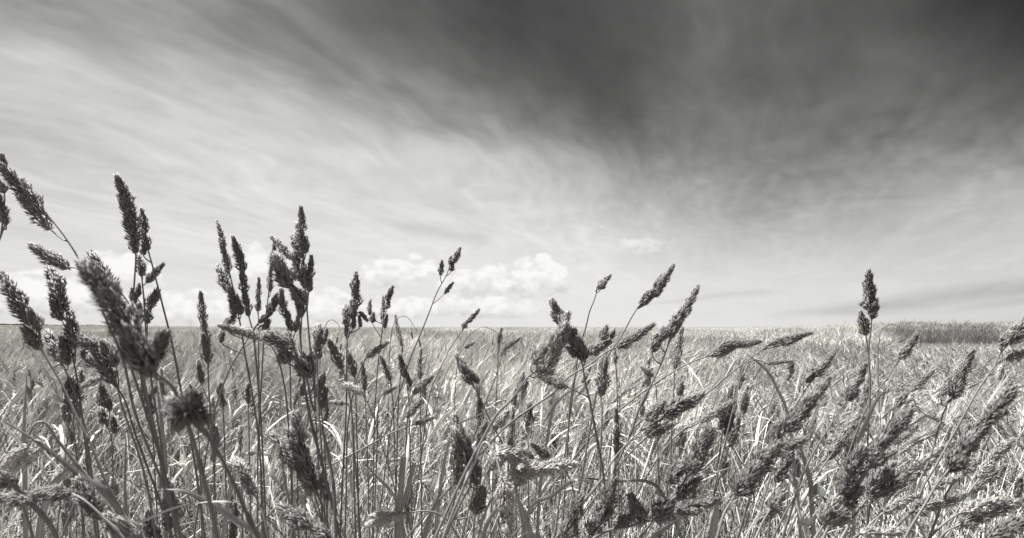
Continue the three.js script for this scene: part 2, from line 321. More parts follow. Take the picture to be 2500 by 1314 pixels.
{
  const r = rngOf(300);
  const wind = () => -0.35 + (r() - 0.5) * 2.4;   // mostly leaning to the right
  const standing = [1, 2, 3, 4, 5].map((s) => clump(500 + s, 22, 0.34, (q) => ({ H: 0.6 + q() * 0.13, lean: 0.1 + q() * 0.25, nod: 0.4 + q() * 1.6, dir: (q() - 0.5) * 3.6 }), strawMat));
  const lodged = [1, 2, 3, 4].map((s) => clump(600 + s, 22, 0.4, (q) => ({ H: 0.55 + q() * 0.15, lean: 0.5 + q() * 0.55, nod: 0.3 + q() * 0.9, dir: (q() - 0.5) * 4.4 }), strawMat));
  const far = [1, 2, 3].map((s) => clump(700 + s, 70, 1.5, (q) => ({ H: 0.6 + q() * 0.13, lean: 0.15 + q() * 0.3, nod: 0.6 + q() * 1.4, dir: (q() - 0.5) * 4, leaves: 1 }), strawMat));
  const flat = [1, 2, 3].map((s) => clump(800 + s, 60, 0.9, (q) => ({ H: 0.1 + q() * 0.14, lean: 1.3 + q() * 0.5, nod: 0.2, dir: q() * 6.28, leaves: 1 }), strawMat));
  const put = { standing: [], lodged: [], cut: [], far: [] };
  const patch = (x, z) => (0.42 + 0.84 * fbm(x * 0.7, z * 0.35, 4)) * (-z > 19.5 && x / -z > 0.45 + 0.25 * fbm(x * 0.5 + 9, 3, 2) ? 0.74 : 1);
  for (let d = 1.55; d < 26;) {
    const step = d < 6 ? 0.25 : d < 12 ? 0.3 : 0.36;
    for (let x = -d * 1.0 - 1.2; x < d * 1.0 + 1.2; x += step) {
      const px = x + (r() - 0.5) * step, pz = -d - (r() - 0.5) * step, st = cropState(px, pz), y = terrain(px, pz);
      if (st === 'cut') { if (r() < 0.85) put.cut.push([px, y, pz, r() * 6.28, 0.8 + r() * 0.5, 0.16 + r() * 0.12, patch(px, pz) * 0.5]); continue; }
      // thin at the field's edge, where the verge grass takes over
      if (d < 2.3 && r() > (d - 1.2) / 1.3) continue;
      put[st].push([px, y, pz, wind() * 0.6, 0.9 + r() * 0.2, 0.82 + r() * 0.16 + 0.2 * fbm(px * 0.8, pz * 0.8, 2), patch(px, pz) * (st === 'lodged' ? 0.72 : 0.92)]);  // lodged tone lowered to offset the sun's extra brightness at the right
    }
    d += step;
  }
  for (let d = 26; d < 140;) {
    const step = d < 50 ? 0.8 : d < 80 ? 1.2 : 1.7;
    for (let x = -d * 0.98; x < d * 0.98; x += step) { const px = x + (r() - 0.5) * step, pz = -d - (r() - 0.5) * step, y = terrain(px, pz) - 0.58 * smooth(85, 150, Math.hypot(px, pz)); put.far.push([px, y, pz, r() * 0.8, d < 50 ? 1 : 1.15, 0.84 + 0.26 * fbm(px * 0.09, pz * 0.09, 3) + r() * 0.1, patch(px * 0.3, pz * 0.1)]); }
    d += step;
  }
  scatter(standing, put.standing, 'standing_barley', 'pale ripe barley standing thick behind the tall grass', 'barley', strawMat);
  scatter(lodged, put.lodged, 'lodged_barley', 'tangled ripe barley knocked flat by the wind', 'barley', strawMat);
  scatter(flat, put.cut, 'fallen_straw', 'flattened straw in the bare strip before the far crop at right', 'straw', strawMat);
  scatter(far, put.far, 'far_barley', 'distant barley field reaching to the horizon', 'barley', strawMat);
  console.log('barley', put.standing.length, put.lodged.length, put.cut.length, put.far.length);

  // the nearest barley plants, one by one
  const variants = [];
  for (let v = 0; v < 10; v++) {
    const q = rngOf(900 + v), b = { stem: new Build(), ear: new Build(), awn: new Build(), leaf: new Build(), leaf2: new Build() };
    barley(b, q, { H: 0.6 + q() * 0.14, lean: 0.08 + q() * 0.3, nod: v % 3 ? q() * 0.5 : 0.8 + q() * 1.2, dir: (q() - 0.5) * 2.6, fine: true });
    variants.push(['stem', 'ear', 'awn', 'leaf', 'leaf2'].map((n) => [n.replace('2', ''), b[n].geometry(), n === 'stem' ? stemMat : strawMat]));
  }
  for (let i = 0; i < 300; i++) {
    const d = 1.5 + Math.pow(r(), 0.8) * 1.5, x = (r() * 2 - 1) * (d * 0.9 + 0.05), v = variants[i % 10];
    const st = cropState(x, -d);
    const t = new THREE.Group(); t.name = numbered('barley_plant'); scene.add(t);
    t.position.set(x, terrain(x, -d), -d); t.rotation.set((r() - 0.5) * 0.15, wind() * 0.7, st === 'lodged' ? -0.15 - r() * 0.5 : (r() - 0.6) * 0.22); t.scale.setScalar(0.92 + r() * 0.18);
    for (const [n, g, m] of v) { const o = new THREE.Mesh(g, m); o.name = n; o.castShadow = o.receiveShadow = true; t.add(o); }
    tag(t, st === 'lodged' ? 'ripe barley plant leaning over among the lodged crop at right' : 'ripe upright barley plant with long awns at the near edge of the crop', 'barley', st === 'lodged' ? 'leaning barley plants at right' : 'barley plants along the near edge of the field');
  }
}

// ---------------------------------------------------------------- rough grass of the verge
function grassClump(seed, n, spread, hLo, hHi, wild) {
  const r = rngOf(seed), b = new Build();
  for (let i = 0; i < n; i++) {
    const x = (r() - 0.5) * spread, z = (r() - 0.5) * spread, L = mix(hLo, hHi, r()), a = r() * 6.28, kind = r();
    let an = 0.05 + r() * 0.35 * wild, px = 0, py = -0.02; const m = kind < 0.7 ? 8 : 7, pts = [], cx = Math.cos(a), cz = Math.sin(a), bend = (0.25 + Math.pow(r(), 1.6) * 2.0) * wild, kink = r() < 0.22 ? 0.45 + r() * 0.4 : 2;
    for (let s = 0; s <= m; s++) { const t = s / m; pts.push(V(x + cx * px, py, z + cz * px)); px += Math.sin(an) * L / m; py += Math.cos(an) * L / m; an += bend / m * t * 1.6; if (t < kink && t + 1 / m >= kink) an += 1.0 + r() * 0.9; }
    const dry = r(), c = shadeOf(dry < 0.45 ? STRAW : dry < 0.7 ? BLADE : GREEN, 0.7 + r() * 0.5);
    if (kind < 0.5) { const w = 0.0028 + Math.pow(r(), 2) * 0.0048; b.ribbon(pts, (t) => w * (1 - Math.pow(t, 2.4)) * (0.5 + Math.min(0.5, t * 3)) + 0.0003, V(-cz, 0, cx), 0.12 + r() * 0.15, c, (r() - 0.5) * 3); }
    else b.tube(pts, (t) => mix(0.0018, 0.001, t), 4, c);
  }
  return b.geometry();
}
{
  const r = rngOf(77), tall = [1, 2, 3, 4, 5, 6].map((s) => grassClump(40 + s, 58, 0.26, 0.36, 0.8, 0.85)), low = [1, 2, 3, 4].map((s) => grassClump(60 + s, 36, 0.3, 0.15, 0.45, 1.6)), near = [1, 2, 3].map((s) => grassClump(80 + s, 30, 0.3, 0.3, 0.66, 0.9));
  const A = [], B = [], C = [];
  for (let d = 0.95; d < 2.6; d += 0.13) for (let x = -d * 0.95 - 0.6; x < d * 0.95 + 0.6; x += 0.13) {
    const keep = d < 1.15 ? 0.4 : d < 2.0 ? 0.75 : 0.45;
    if (r() < keep) A.push([x + (r() - 0.5) * 0.14, 0, -d - (r() - 0.5) * 0.14, (r() - 0.5) * 6.28, 0.82 + r() * 0.28, d < 1.25 ? 0.8 : 0.88 + r() * 0.14, 1.0 + r() * 0.45]);
  }
  for (let d = 0.5; d < 3.4; d += 0.16) for (let x = -d * 0.95 - 0.6; x < d * 0.95 + 0.6; x += 0.16) B.push([x + (r() - 0.5) * 0.16, 0, -d - (r() - 0.5) * 0.16, r() * 6.28, 0.9 + r() * 0.4, 0.9, 0.5 + r() * 0.35]);  // low layer toned darker to deepen the shade under the stalks
  for (let d = 0.45; d < 1.0; d += 0.14) for (let x = -d * 0.95 - 0.6; x < d * 0.95 + 0.6; x += 0.14) if (r() < 0.7) C.push([x + (r() - 0.5) * 0.14, 0, -d, r() * 6.28, 0.9 + r() * 0.25, 1, 1.05 + r() * 0.45]);
  scatter(tall, A, 'rough_grass', 'rough dry grass tangled round the seed stalks', 'grass', leafMat);
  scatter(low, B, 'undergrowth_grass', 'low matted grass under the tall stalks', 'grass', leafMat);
  scatter(near, C, 'foreground_grass', 'sparse grass at the near edge of the verge', 'grass', leafMat);
}

// ---------------------------------------------------------------- tall grass stalks with seed heads
// [label, stem from head to root, clusters [base, tip, width], tone (raised for sunlight on bright heads, lowered for shade at right), leaf]
const STALKS = [
  ["long drooping seed head at the left edge, tip arching out against the sky", [[-0.5113,1.0776,-0.62],[-0.4834,1.0477,-0.6165],[-0.462,1.0206,-0.613],[-0.4316,0.9672,-0.6094],[-0.4041,0.9161,-0.6059],[-0.3856,0.8624,-0.6024],[-0.3497,0.7904,-0.5989],[-0.3285,0.7426,-0.5953],[-0.2359,0.4827,-0.58],[-0.1839,0.2228,-0.5714],[-0.169,-0.02,-0.5689]], [[-0.511,1.0735,-0.62,-0.5503,1.1263,-0.6016,0.0185],[-0.5024,1.0564,-0.62,-0.5489,1.0986,-0.6258,0.015],[-0.556,1.1178,-0.62,-0.5567,1.1376,-0.6137,0.0079],[-0.5335,1.0972,-0.62,-0.5592,1.125,-0.6209,0.015]], 1.0, 0],
  ["rounded seed head cut off by the left edge, high against the sky", [[-0.5341,1.0582,-0.6],[-0.5392,1.0265,-0.5973],[-0.539,0.9668,-0.5946],[-0.5354,0.9087,-0.5919],[-0.5196,0.5907,-0.5802],[-0.5107,0.2726,-0.5735],[-0.5082,-0.02,-0.5717]], [[-0.5332,1.0582,-0.6,-0.5348,1.0883,-0.59,0.0128],[-0.538,1.0924,-0.6,-0.5471,1.1058,-0.6001,0.0102]], 1.0, 0],
  ["small seed head pointing left above the big blurred head, on a bent stalk", [[-0.5042,1.0178,-0.65],[-0.4845,1.0146,-0.6407],[-0.4434,0.9767,-0.6315],[-0.4057,0.9066,-0.6222],[-0.359,0.8029,-0.613],[-0.3331,0.7397,-0.6037],[-0.2484,0.4808,-0.5735],[-0.2008,0.2219,-0.5564],[-0.1872,-0.02,-0.5516]], [[-0.5037,1.0169,-0.65,-0.5254,1.034,-0.6487,0.0166],[-0.5152,1.0216,-0.65,-0.5378,1.0415,-0.6389,0.0157]], 1.0, 0],
  ["plump seed head leaning left at the far left, crossing the horizon, lowest cluster set apart", [[-0.5674,0.9596,-0.68],[-0.5484,0.9443,-0.6718],[-0.5354,0.9245,-0.6636],[-0.501,0.8821,-0.6554],[-0.48,0.8555,-0.6473],[-0.4561,0.8263,-0.6391],[-0.4324,0.7915,-0.6309],[-0.3902,0.7331,-0.6227],[-0.242,0.4765,-0.5939],[-0.1587,0.2199,-0.5777],[-0.1348,-0.02,-0.5731]], [[-0.5699,0.9668,-0.68,-0.6024,1.0148,-0.677,0.0203],[-0.5671,0.9562,-0.68,-0.5954,0.984,-0.6877,0.0174],[-0.5543,0.9467,-0.68,-0.5611,0.9704,-0.6731,0.0164],[-0.5516,0.9253,-0.68,-0.5685,0.95,-0.6738,0.0164]], 1.0, 0],
  ["tall seed head of four stacked clusters, second clump from the left edge", [[-0.5401,0.9727,-0.7],[-0.5346,0.9347,-0.7025],[-0.5239,0.8867,-0.7051],[-0.5112,0.8164,-0.7076],[-0.5063,0.7787,-0.7102],[-0.4928,0.7017,-0.7127],[-0.4582,0.4561,-0.7193],[-0.4387,0.2105,-0.7229],[-0.4331,-0.02,-0.724]], [[-0.547,0.9921,-0.7,-0.5781,1.0258,-0.7117,0.0189],[-0.5415,0.9717,-0.7,-0.5605,1.0047,-0.7019,0.0209],[-0.5444,0.9589,-0.7,-0.5566,0.981,-0.6982,0.0139],[-0.526,0.9255,-0.7,-0.5492,0.9742,-0.7164,0.0179]], 1.0, 0],
  ["pair of small upright oval clusters just below the horizon at far left", [[-0.5405,0.9089,-0.7],[-0.5232,0.8899,-0.6909],[-0.5066,0.8695,-0.6819],[-0.4881,0.8385,-0.6728],[-0.4657,0.7687,-0.6637],[-0.4504,0.722,-0.6547],[-0.3841,0.4693,-0.6154],[-0.3468,0.2166,-0.5933],[-0.3361,-0.02,-0.587]], [[-0.5441,0.9109,-0.7,-0.5706,0.946,-0.7098,0.0169],[-0.5324,0.906,-0.7,-0.539,0.9373,-0.6952,0.0169]], 1.0, 0],
  ["dark drooping clusters tucked behind the thick stems left of the blurred head", [[-0.4764,0.8842,-0.7],[-0.4576,0.8659,-0.6929],[-0.4374,0.827,-0.6858],[-0.3837,0.7136,-0.6787],[-0.2891,0.4638,-0.6661],[-0.2359,0.2141,-0.6591],[-0.2206,-0.02,-0.6571]], [[-0.4965,0.9265,-0.7,-0.5213,0.9379,-0.6912,0.0199],[-0.4764,0.8842,-0.7,-0.4987,0.9233,-0.6938,0.0179],[-0.4998,0.9036,-0.7,-0.5195,0.9204,-0.7051,0.0129],[-0.4753,0.9046,-0.7,-0.4879,0.9325,-0.6927,0.0199]], 1.0, 0],
  ["feathery seed head leaning left behind the tip of the big blurred head", [[-0.4677,0.9981,-0.68],[-0.4535,0.9798,-0.6816],[-0.449,0.9693,-0.6833],[-0.4346,0.9022,-0.6849],[-0.402,0.7853,-0.6865],[-0.3844,0.7103,-0.6882],[-0.3376,0.4617,-0.6925],[-0.3112,0.2131,-0.6949],[-0.3037,-0.02,-0.6956]], [[-0.4671,0.9894,-0.68,-0.5076,1.0418,-0.6859,0.0193],[-0.4635,0.9865,-0.68,-0.4712,1.0028,-0.6784,0.0116]], 1.0, 0],
  ["tallest seed head of the left clump, long spindle high against the sky", [[-0.464,1.0599,-0.7],[-0.4608,1.0398,-0.701],[-0.4608,0.9997,-0.7019],[-0.4619,0.9698,-0.7029],[-0.4491,0.9009,-0.7038],[-0.4184,0.7951,-0.7048],[-0.4014,0.7042,-0.7057],[-0.3644,0.4577,-0.7078],[-0.3437,0.2113,-0.709],[-0.3377,-0.02,-0.7093]], [[-0.4704,1.0956,-0.7,-0.4807,1.1334,-0.6868,0.0179],[-0.4627,1.0701,-0.7,-0.4725,1.108,-0.6868,0.0209],[-0.4597,1.0548,-0.7,-0.4704,1.0816,-0.6938,0.0199],[-0.4607,1.0407,-0.7,-0.4685,1.0665,-0.7032,0.0139]], 1.0, 0],
  ["slim seed head right beside the tallest one on a long bare bending stalk", [[-0.4801,1.0623,-0.75],[-0.4764,1.0513,-0.7486],[-0.4682,1.0296,-0.7471],[-0.4521,0.9816,-0.7457],[-0.4349,0.9291,-0.7442],[-0.4191,0.8695,-0.7428],[-0.3997,0.797,-0.7413],[-0.378,0.6923,-0.7399],[-0.3377,0.45,-0.7372],[-0.315,0.2077,-0.7357],[-0.3085,-0.02,-0.7352]], [[-0.4814,1.0743,-0.75,-0.4867,1.1057,-0.7458,0.0117],[-0.4773,1.0515,-0.75,-0.4916,1.0801,-0.7518,0.0138],[-0.4833,1.045,-0.75,-0.4812,1.0579,-0.7496,0.0106]], 1.0, 0],
  ["loosely branched seed head with seven small clusters spreading above the horizon", [[-0.504,1.0275,-0.78],[-0.4987,1.0104,-0.776],[-0.4934,0.9936,-0.772],[-0.4866,0.9608,-0.768],[-0.474,0.8967,-0.764],[-0.4492,0.7932,-0.76],[-0.43,0.6867,-0.756],[-0.3952,0.4463,-0.7487],[-0.3757,0.206,-0.7447],[-0.3701,-0.02,-0.7435]], [[-0.5019,1.0197,-0.78,-0.5136,1.0484,-0.7858,0.0144],[-0.4952,1.0108,-0.78,-0.4764,1.0375,-0.7849,0.0122],[-0.5094,0.983,-0.78,-0.5123,1.0022,-0.7765,0.0111],[-0.5067,0.9913,-0.78,-0.5061,1.008,-0.7809,0.0089],[-0.4903,0.9775,-0.78,-0.4803,0.9997,-0.7804,0.0177],[-0.4905,0.9555,-0.78,-0.4929,0.9805,-0.7866,0.0122],[-0.5016,0.9555,-0.78,-0.5073,0.9832,-0.7844,0.0133]], 1.0, 0],
  ["big blurred seed head closest to the lens, leaning left over the horizon", [[-0.1718,0.9387,-0.27],[-0.1674,0.929,-0.274],[-0.1613,0.922,-0.278],[-0.1547,0.9033,-0.282],[-0.1475,0.8757,-0.286],[-0.1422,0.849,-0.29],[-0.0955,0.5518,-0.3256],[-0.0693,0.2547,-0.3457],[-0.0617,-0.02,-0.3514]], [[-0.1837,0.9595,-0.27,-0.2,0.9802,-0.2659,0.0119],[-0.1741,0.9453,-0.27,-0.1971,0.9667,-0.2788,0.0142],[-0.166,0.9284,-0.27,-0.1765,0.9491,-0.2633,0.0142],[-0.1683,0.9349,-0.27,-0.1614,0.9472,-0.2692,0.0111]], 0.8, 0],
  ["blurred round seed head like a ball below the big blurred one", [[-0.1477,0.9036,-0.28],[-0.1414,0.8914,-0.284],[-0.1346,0.8751,-0.288],[-0.1288,0.8586,-0.292],[-0.125,0.8469,-0.296],[-0.049,0.5505,-0.3553],[-0.0063,0.2541,-0.3886],[0.0059,-0.02,-0.3982]], [[-0.1535,0.9089,-0.28,-0.1632,0.9158,-0.282,0.0131],[-0.1549,0.9103,-0.28,-0.1496,0.9188,-0.2776,0.0119],[-0.1556,0.9112,-0.28,-0.1589,0.9032,-0.2799,0.0119],[-0.1524,0.9108,-0.28,-0.1446,0.9068,-0.2775,0.0115],[-0.1544,0.9112,-0.28,-0.1643,0.9101,-0.2811,0.0111]], 0.8, 0],
  ["dark ball shaped seed head crossed by two stalks at left", [[-0.5227,0.8569,-0.7],[-0.5236,0.8283,-0.7053],[-0.5189,0.7795,-0.7106],[-0.5096,0.7006,-0.7159],[-0.4863,0.4554,-0.729],[-0.4733,0.2102,-0.7364],[-0.4695,-0.02,-0.7385]], [[-0.5226,0.8559,-0.7,-0.5295,0.8889,-0.7018,0.0219]], 1.0, 0],
  ["small dark seed head of four clusters low among the barley at left", [[-0.6213,0.8045,-0.9],[-0.6164,0.7848,-0.9075],[-0.6146,0.7305,-0.915],[-0.6064,0.6287,-0.9225],[-0.5922,0.4086,-0.9355],[-0.5842,0.1886,-0.9428],[-0.5819,-0.02,-0.9449]], [[-0.6244,0.8302,-0.9,-0.628,0.8647,-0.8954,0.0192],[-0.6213,0.8045,-0.9,-0.6322,0.8267,-0.9034,0.0166],[-0.6152,0.8235,-0.9,-0.6176,0.8387,-0.9011,0.0102],[-0.6047,0.7898,-0.9,-0.6104,0.8128,-0.9014,0.0128]], 1.0, 0],
  ["pale narrow seed head lying sideways beside the thick left stems", [[-0.5225,0.8873,-0.75],[-0.5094,0.8812,-0.7491],[-0.4949,0.8463,-0.7482],[-0.4634,0.7707,-0.7474],[-0.4424,0.69,-0.7465],[-0.3921,0.4485,-0.7444],[-0.3638,0.207,-0.7432],[-0.3557,-0.02,-0.7429]], [[-0.522,0.8873,-0.75,-0.5573,0.8736,-0.758,0.0128]], 1.6, 0],
  ["broken dark seed head between the blurred ball and the thick left stems", [[-0.6263,0.8286,-1.0],[-0.6204,0.802,-1.0089],[-0.6195,0.7675,-1.0178],[-0.6132,0.6695,-1.0267],[-0.6102,0.5893,-1.0356],[-0.6039,0.383,-1.0539],[-0.6003,0.1768,-1.0642],[-0.5993,-0.02,-1.0671]], [[-0.6297,0.8389,-1.0,-0.6322,0.8589,-0.9996,0.0099],[-0.6274,0.8238,-1.0,-0.6097,0.8488,-1.0039,0.0185],[-0.6121,0.8033,-1.0,-0.6149,0.8239,-0.9934,0.0185],[-0.6119,0.7774,-1.0,-0.6159,0.794,-1.0025,0.0142]], 1.0, 0],
  ["bleached sunlit toned seed head hanging from a hooked stalk at the lower left edge", [[-0.4098,0.8495,-0.5],[-0.4108,0.8605,-0.5029],[-0.4083,0.8682,-0.5059],[-0.4044,0.8688,-0.5088],[-0.3934,0.853,-0.5118],[-0.3723,0.8265,-0.5147],[-0.34,0.7921,-0.5177],[-0.3192,0.7687,-0.5206],[-0.1275,0.4996,-0.5476],[-0.0196,0.2306,-0.5628],[0.0112,-0.02,-0.5671]], [[-0.4088,0.8495,-0.5,-0.4354,0.8305,-0.5094,0.0128],[-0.3964,0.8495,-0.5,-0.4274,0.8275,-0.5077,0.0114]], 2.3, 0],
  ["blurred seed head lying level across the lower left corner", [[-0.3107,0.8339,-0.42],[-0.2978,0.8304,-0.4157],[-0.2812,0.8207,-0.4114],[-0.2634,0.8082,-0.4071],[-0.0145,0.5253,-0.3505],[0.1255,0.2425,-0.3187],[0.1655,-0.02,-0.3096]], [[-0.3107,0.8336,-0.42,-0.3355,0.8347,-0.4178,0.0107],[-0.3334,0.8291,-0.42,-0.3693,0.8302,-0.424,0.0107]], 1.0, 0],
  ["short blurred seed head tipped left near the bottom left edge", [[-0.3167,0.8055,-0.46],[-0.3034,0.7972,-0.4505],[-0.2925,0.7918,-0.4409],[-0.0486,0.5147,-0.3855],[0.0886,0.2375,-0.3543],[0.1278,-0.02,-0.3454]], [[-0.3166,0.8049,-0.46,-0.3348,0.8344,-0.459,0.0137]], 1.0, 0],
  ["pale seed head cut by the bottom edge at left beside the arching blade", [[-0.2883,0.791,-0.46],[-0.2772,0.7814,-0.4534],[-0.0366,0.5079,-0.3987],[0.0988,0.2344,-0.3679],[0.1375,-0.02,-0.3591]], [[-0.297,0.7898,-0.46,-0.3067,0.8086,-0.454,0.0124],[-0.2832,0.7892,-0.46,-0.2969,0.8054,-0.4527,0.0111]], 1.51, 0],
  ["dark seed head cut off at the left edge near the bottom corner", [[-0.3774,0.833,-0.45],[-0.3707,0.8105,-0.4554],[-0.3672,0.7895,-0.4607],[-0.3297,0.5132,-0.516],[-0.3086,0.2369,-0.5471],[-0.3026,-0.02,-0.556]], [[-0.3749,0.8324,-0.45,-0.3875,0.839,-0.4454,0.0134]], 1.0, 0],
  ["slender upright spike standing alone left of the middle clump", [[-0.4205,0.922,-0.8],[-0.4146,0.9028,-0.795],[-0.4081,0.8622,-0.7899],[-0.3961,0.7881,-0.7849],[-0.3835,0.6784,-0.7798],[-0.3617,0.4409,-0.7711],[-0.3494,0.2035,-0.7662],[-0.3459,-0.02,-0.7647]], [[-0.4248,0.95,-0.8,-0.4306,1.0012,-0.796,0.0136],[-0.4199,0.922,-0.8,-0.4379,0.9672,-0.812,0.0148],[-0.4166,0.902,-0.8,-0.4202,0.9417,-0.7879,0.0153],[-0.4241,0.8743,-0.8,-0.4302,0.9054,-0.7989,0.0114]], 1.0, 0],
  ["tall narrow tapering seed head, leftmost of the middle clump", [[-0.3889,1.0387,-0.78],[-0.3835,1.022,-0.781],[-0.3745,0.9859,-0.782],[-0.3666,0.9517,-0.783],[-0.3599,0.9171,-0.784],[-0.3528,0.8849,-0.7849],[-0.3378,0.8091,-0.7859],[-0.3243,0.6759,-0.7869],[-0.3051,0.4393,-0.7883],[-0.2943,0.2028,-0.7891],[-0.2912,-0.02,-0.7893]], [[-0.3935,1.0527,-0.78,-0.4121,1.0997,-0.792,0.01],[-0.3853,1.023,-0.78,-0.4043,1.0683,-0.79,0.0133],[-0.3841,0.9985,-0.78,-0.4048,1.0352,-0.7897,0.0166],[-0.3728,0.9819,-0.78,-0.3819,1.0049,-0.7761,0.0144],[-0.3732,0.9676,-0.78,-0.379,0.9857,-0.7789,0.0133],[-0.3654,0.9676,-0.78,-0.3682,0.9857,-0.7782,0.0111],[-0.3855,0.95,-0.78,-0.3763,0.9694,-0.7863,0.0144],[-0.3901,0.9303,-0.78,-0.3926,0.95,-0.7864,0.01]], 1.0, 0],
  ["tall blunt topped seed head second from left in the middle clump", [[-0.3755,1.0295,-0.8],[-0.3658,0.9892,-0.793],[-0.357,0.9638,-0.786],[-0.348,0.9445,-0.7791],[-0.3388,0.9069,-0.7721],[-0.3276,0.844,-0.7651],[-0.3098,0.6859,-0.7581],[-0.2883,0.4459,-0.7496],[-0.2762,0.2058,-0.7449],[-0.2727,-0.02,-0.7435]], [[-0.3783,1.041,-0.8,-0.3873,1.076,-0.7915,0.0153],[-0.3753,1.0272,-0.8,-0.3809,1.0575,-0.7941,0.0153],[-0.3704,0.9952,-0.8,-0.3723,1.0316,-0.7931,0.0136],[-0.364,0.9658,-0.8,-0.374,1.0037,-0.7996,0.0148]], 1.0, 0],
  ["thin little spike between the taller heads of the middle clump", [[-0.4405,0.9959,-1.0],[-0.4398,0.9782,-1.0018],[-0.4386,0.95,-1.0036],[-0.4326,0.8107,-1.0053],[-0.4185,0.5992,-1.0071],[-0.4073,0.3895,-1.0085],[-0.401,0.1798,-1.0093],[-0.3992,-0.02,-1.0096]], [[-0.4412,0.9937,-1.0,-0.4378,1.0372,-0.9927,0.0106],[-0.4398,0.9782,-1.0,-0.4348,0.997,-0.9933,0.0114]], 1.0, 0],
  ["narrow seed head pressed against the left side of the tallest middle head", [[-0.357,1.0466,-0.85],[-0.3581,1.0028,-0.8484],[-0.3605,0.9619,-0.8468],[-0.3615,0.891,-0.8451],[-0.3616,0.7759,-0.8435],[-0.3567,0.6567,-0.8419],[-0.3492,0.4269,-0.8394],[-0.345,0.197,-0.838],[-0.3438,-0.02,-0.8376]], [[-0.357,1.0314,-0.85,-0.3529,1.0767,-0.8458,0.0109],[-0.3564,1.0029,-0.85,-0.3575,1.0407,-0.8517,0.0115]], 1.0, 0],
  ["seed head on a slanting stalk leaning right under the middle clump", [[-0.355,0.971,-0.85],[-0.374,0.9579,-0.8591],[-0.4048,0.916,-0.8681],[-0.427,0.8797,-0.8772],[-0.4498,0.8151,-0.8862],[-0.4671,0.7054,-0.8953],[-0.4984,0.4585,-0.9116],[-0.516,0.2116,-0.9208],[-0.521,-0.02,-0.9234]], [[-0.358,0.971,-0.85,-0.3448,1.0007,-0.8545,0.0157],[-0.3713,0.9578,-0.85,-0.3539,0.9704,-0.8502,0.0109],[-0.3681,0.9393,-0.85,-0.3578,0.9602,-0.852,0.0157]], 1.0, 0],
  ["tallest seed head of the middle clump with a side arm pointing left", [[-0.2575,1.0701,-0.7],[-0.2561,1.0401,-0.7035],[-0.2539,1.0,-0.707],[-0.2507,0.96,-0.7106],[-0.2477,0.925,-0.7141],[-0.2437,0.89,-0.7176],[-0.2368,0.8012,-0.7211],[-0.2271,0.6976,-0.7247],[-0.2087,0.4534,-0.7313],[-0.1983,0.2093,-0.735],[-0.1954,-0.02,-0.7361]], [[-0.2587,1.0625,-0.7,-0.2569,1.0964,-0.689,0.0124],[-0.2577,1.0498,-0.7,-0.2678,1.0791,-0.7078,0.0139],[-0.2567,1.0356,-0.7,-0.2725,1.0634,-0.7057,0.0139],[-0.2524,1.0407,-0.7,-0.2544,1.0607,-0.705,0.0089],[-0.2692,1.0336,-0.7,-0.2998,1.0637,-0.708,0.0119],[-0.2555,1.017,-0.7,-0.2676,1.0384,-0.6982,0.0169],[-0.2541,1.0045,-0.7,-0.2633,1.0269,-0.6983,0.0149],[-0.2508,0.997,-0.7,-0.2531,1.0228,-0.6926,0.0149],[-0.2466,1.0035,-0.7,-0.2464,1.038,-0.7032,0.0109],[-0.2467,0.9935,-0.7,-0.2444,1.0052,-0.6963,0.0089]], 1.0, 0],
  ["blurred egg shaped seed head in front of the tallest middle head", [[-0.2004,0.9868,-0.52],[-0.1894,0.9644,-0.5113],[-0.1822,0.9324,-0.5027],[-0.1773,0.9155,-0.494],[-0.1672,0.8794,-0.4854],[-0.1511,0.8356,-0.4767],[-0.1339,0.787,-0.4681],[-0.0562,0.5115,-0.4289],[-0.0125,0.2361,-0.4069],[0.0,-0.02,-0.4006]], [[-0.2004,0.9868,-0.52,-0.2131,1.0129,-0.5139,0.0192],[-0.1851,0.9713,-0.52,-0.1968,0.9854,-0.5154,0.014],[-0.1891,0.9602,-0.52,-0.1909,0.9738,-0.5185,0.0096]], 1.0, 0],
  ["small seed head with gaps of sky behind the blurred egg shaped one", [[-0.3319,0.9644,-0.85],[-0.324,0.9429,-0.8411],[-0.3162,0.892,-0.8321],[-0.3062,0.7801,-0.8232],[-0.2967,0.6664,-0.8142],[-0.2812,0.4332,-0.7995],[-0.2725,0.1999,-0.7913],[-0.27,-0.02,-0.7889]], [[-0.3318,0.9632,-0.85,-0.334,1.0055,-0.8346,0.0157],[-0.3233,0.9452,-0.85,-0.3265,0.9726,-0.8431,0.0121],[-0.3173,0.944,-0.85,-0.312,0.969,-0.8429,0.0109]], 1.0, 0],
  ["pale topped seed head lying level with its tip to the left at the horizon", [[-0.3028,0.9353,-0.7],[-0.287,0.9256,-0.6973],[-0.2723,0.8919,-0.6945],[-0.2616,0.8306,-0.6918],[-0.2511,0.71,-0.6891],[-0.2339,0.4615,-0.6846],[-0.2242,0.213,-0.6821],[-0.2214,-0.02,-0.6813]], [[-0.326,0.9441,-0.7,-0.3496,0.9529,-0.6901,0.0099],[-0.3159,0.9402,-0.7,-0.3418,0.951,-0.7065,0.0109],[-0.3039,0.9363,-0.7,-0.3271,0.949,-0.702,0.0119]], 1.17, 0],
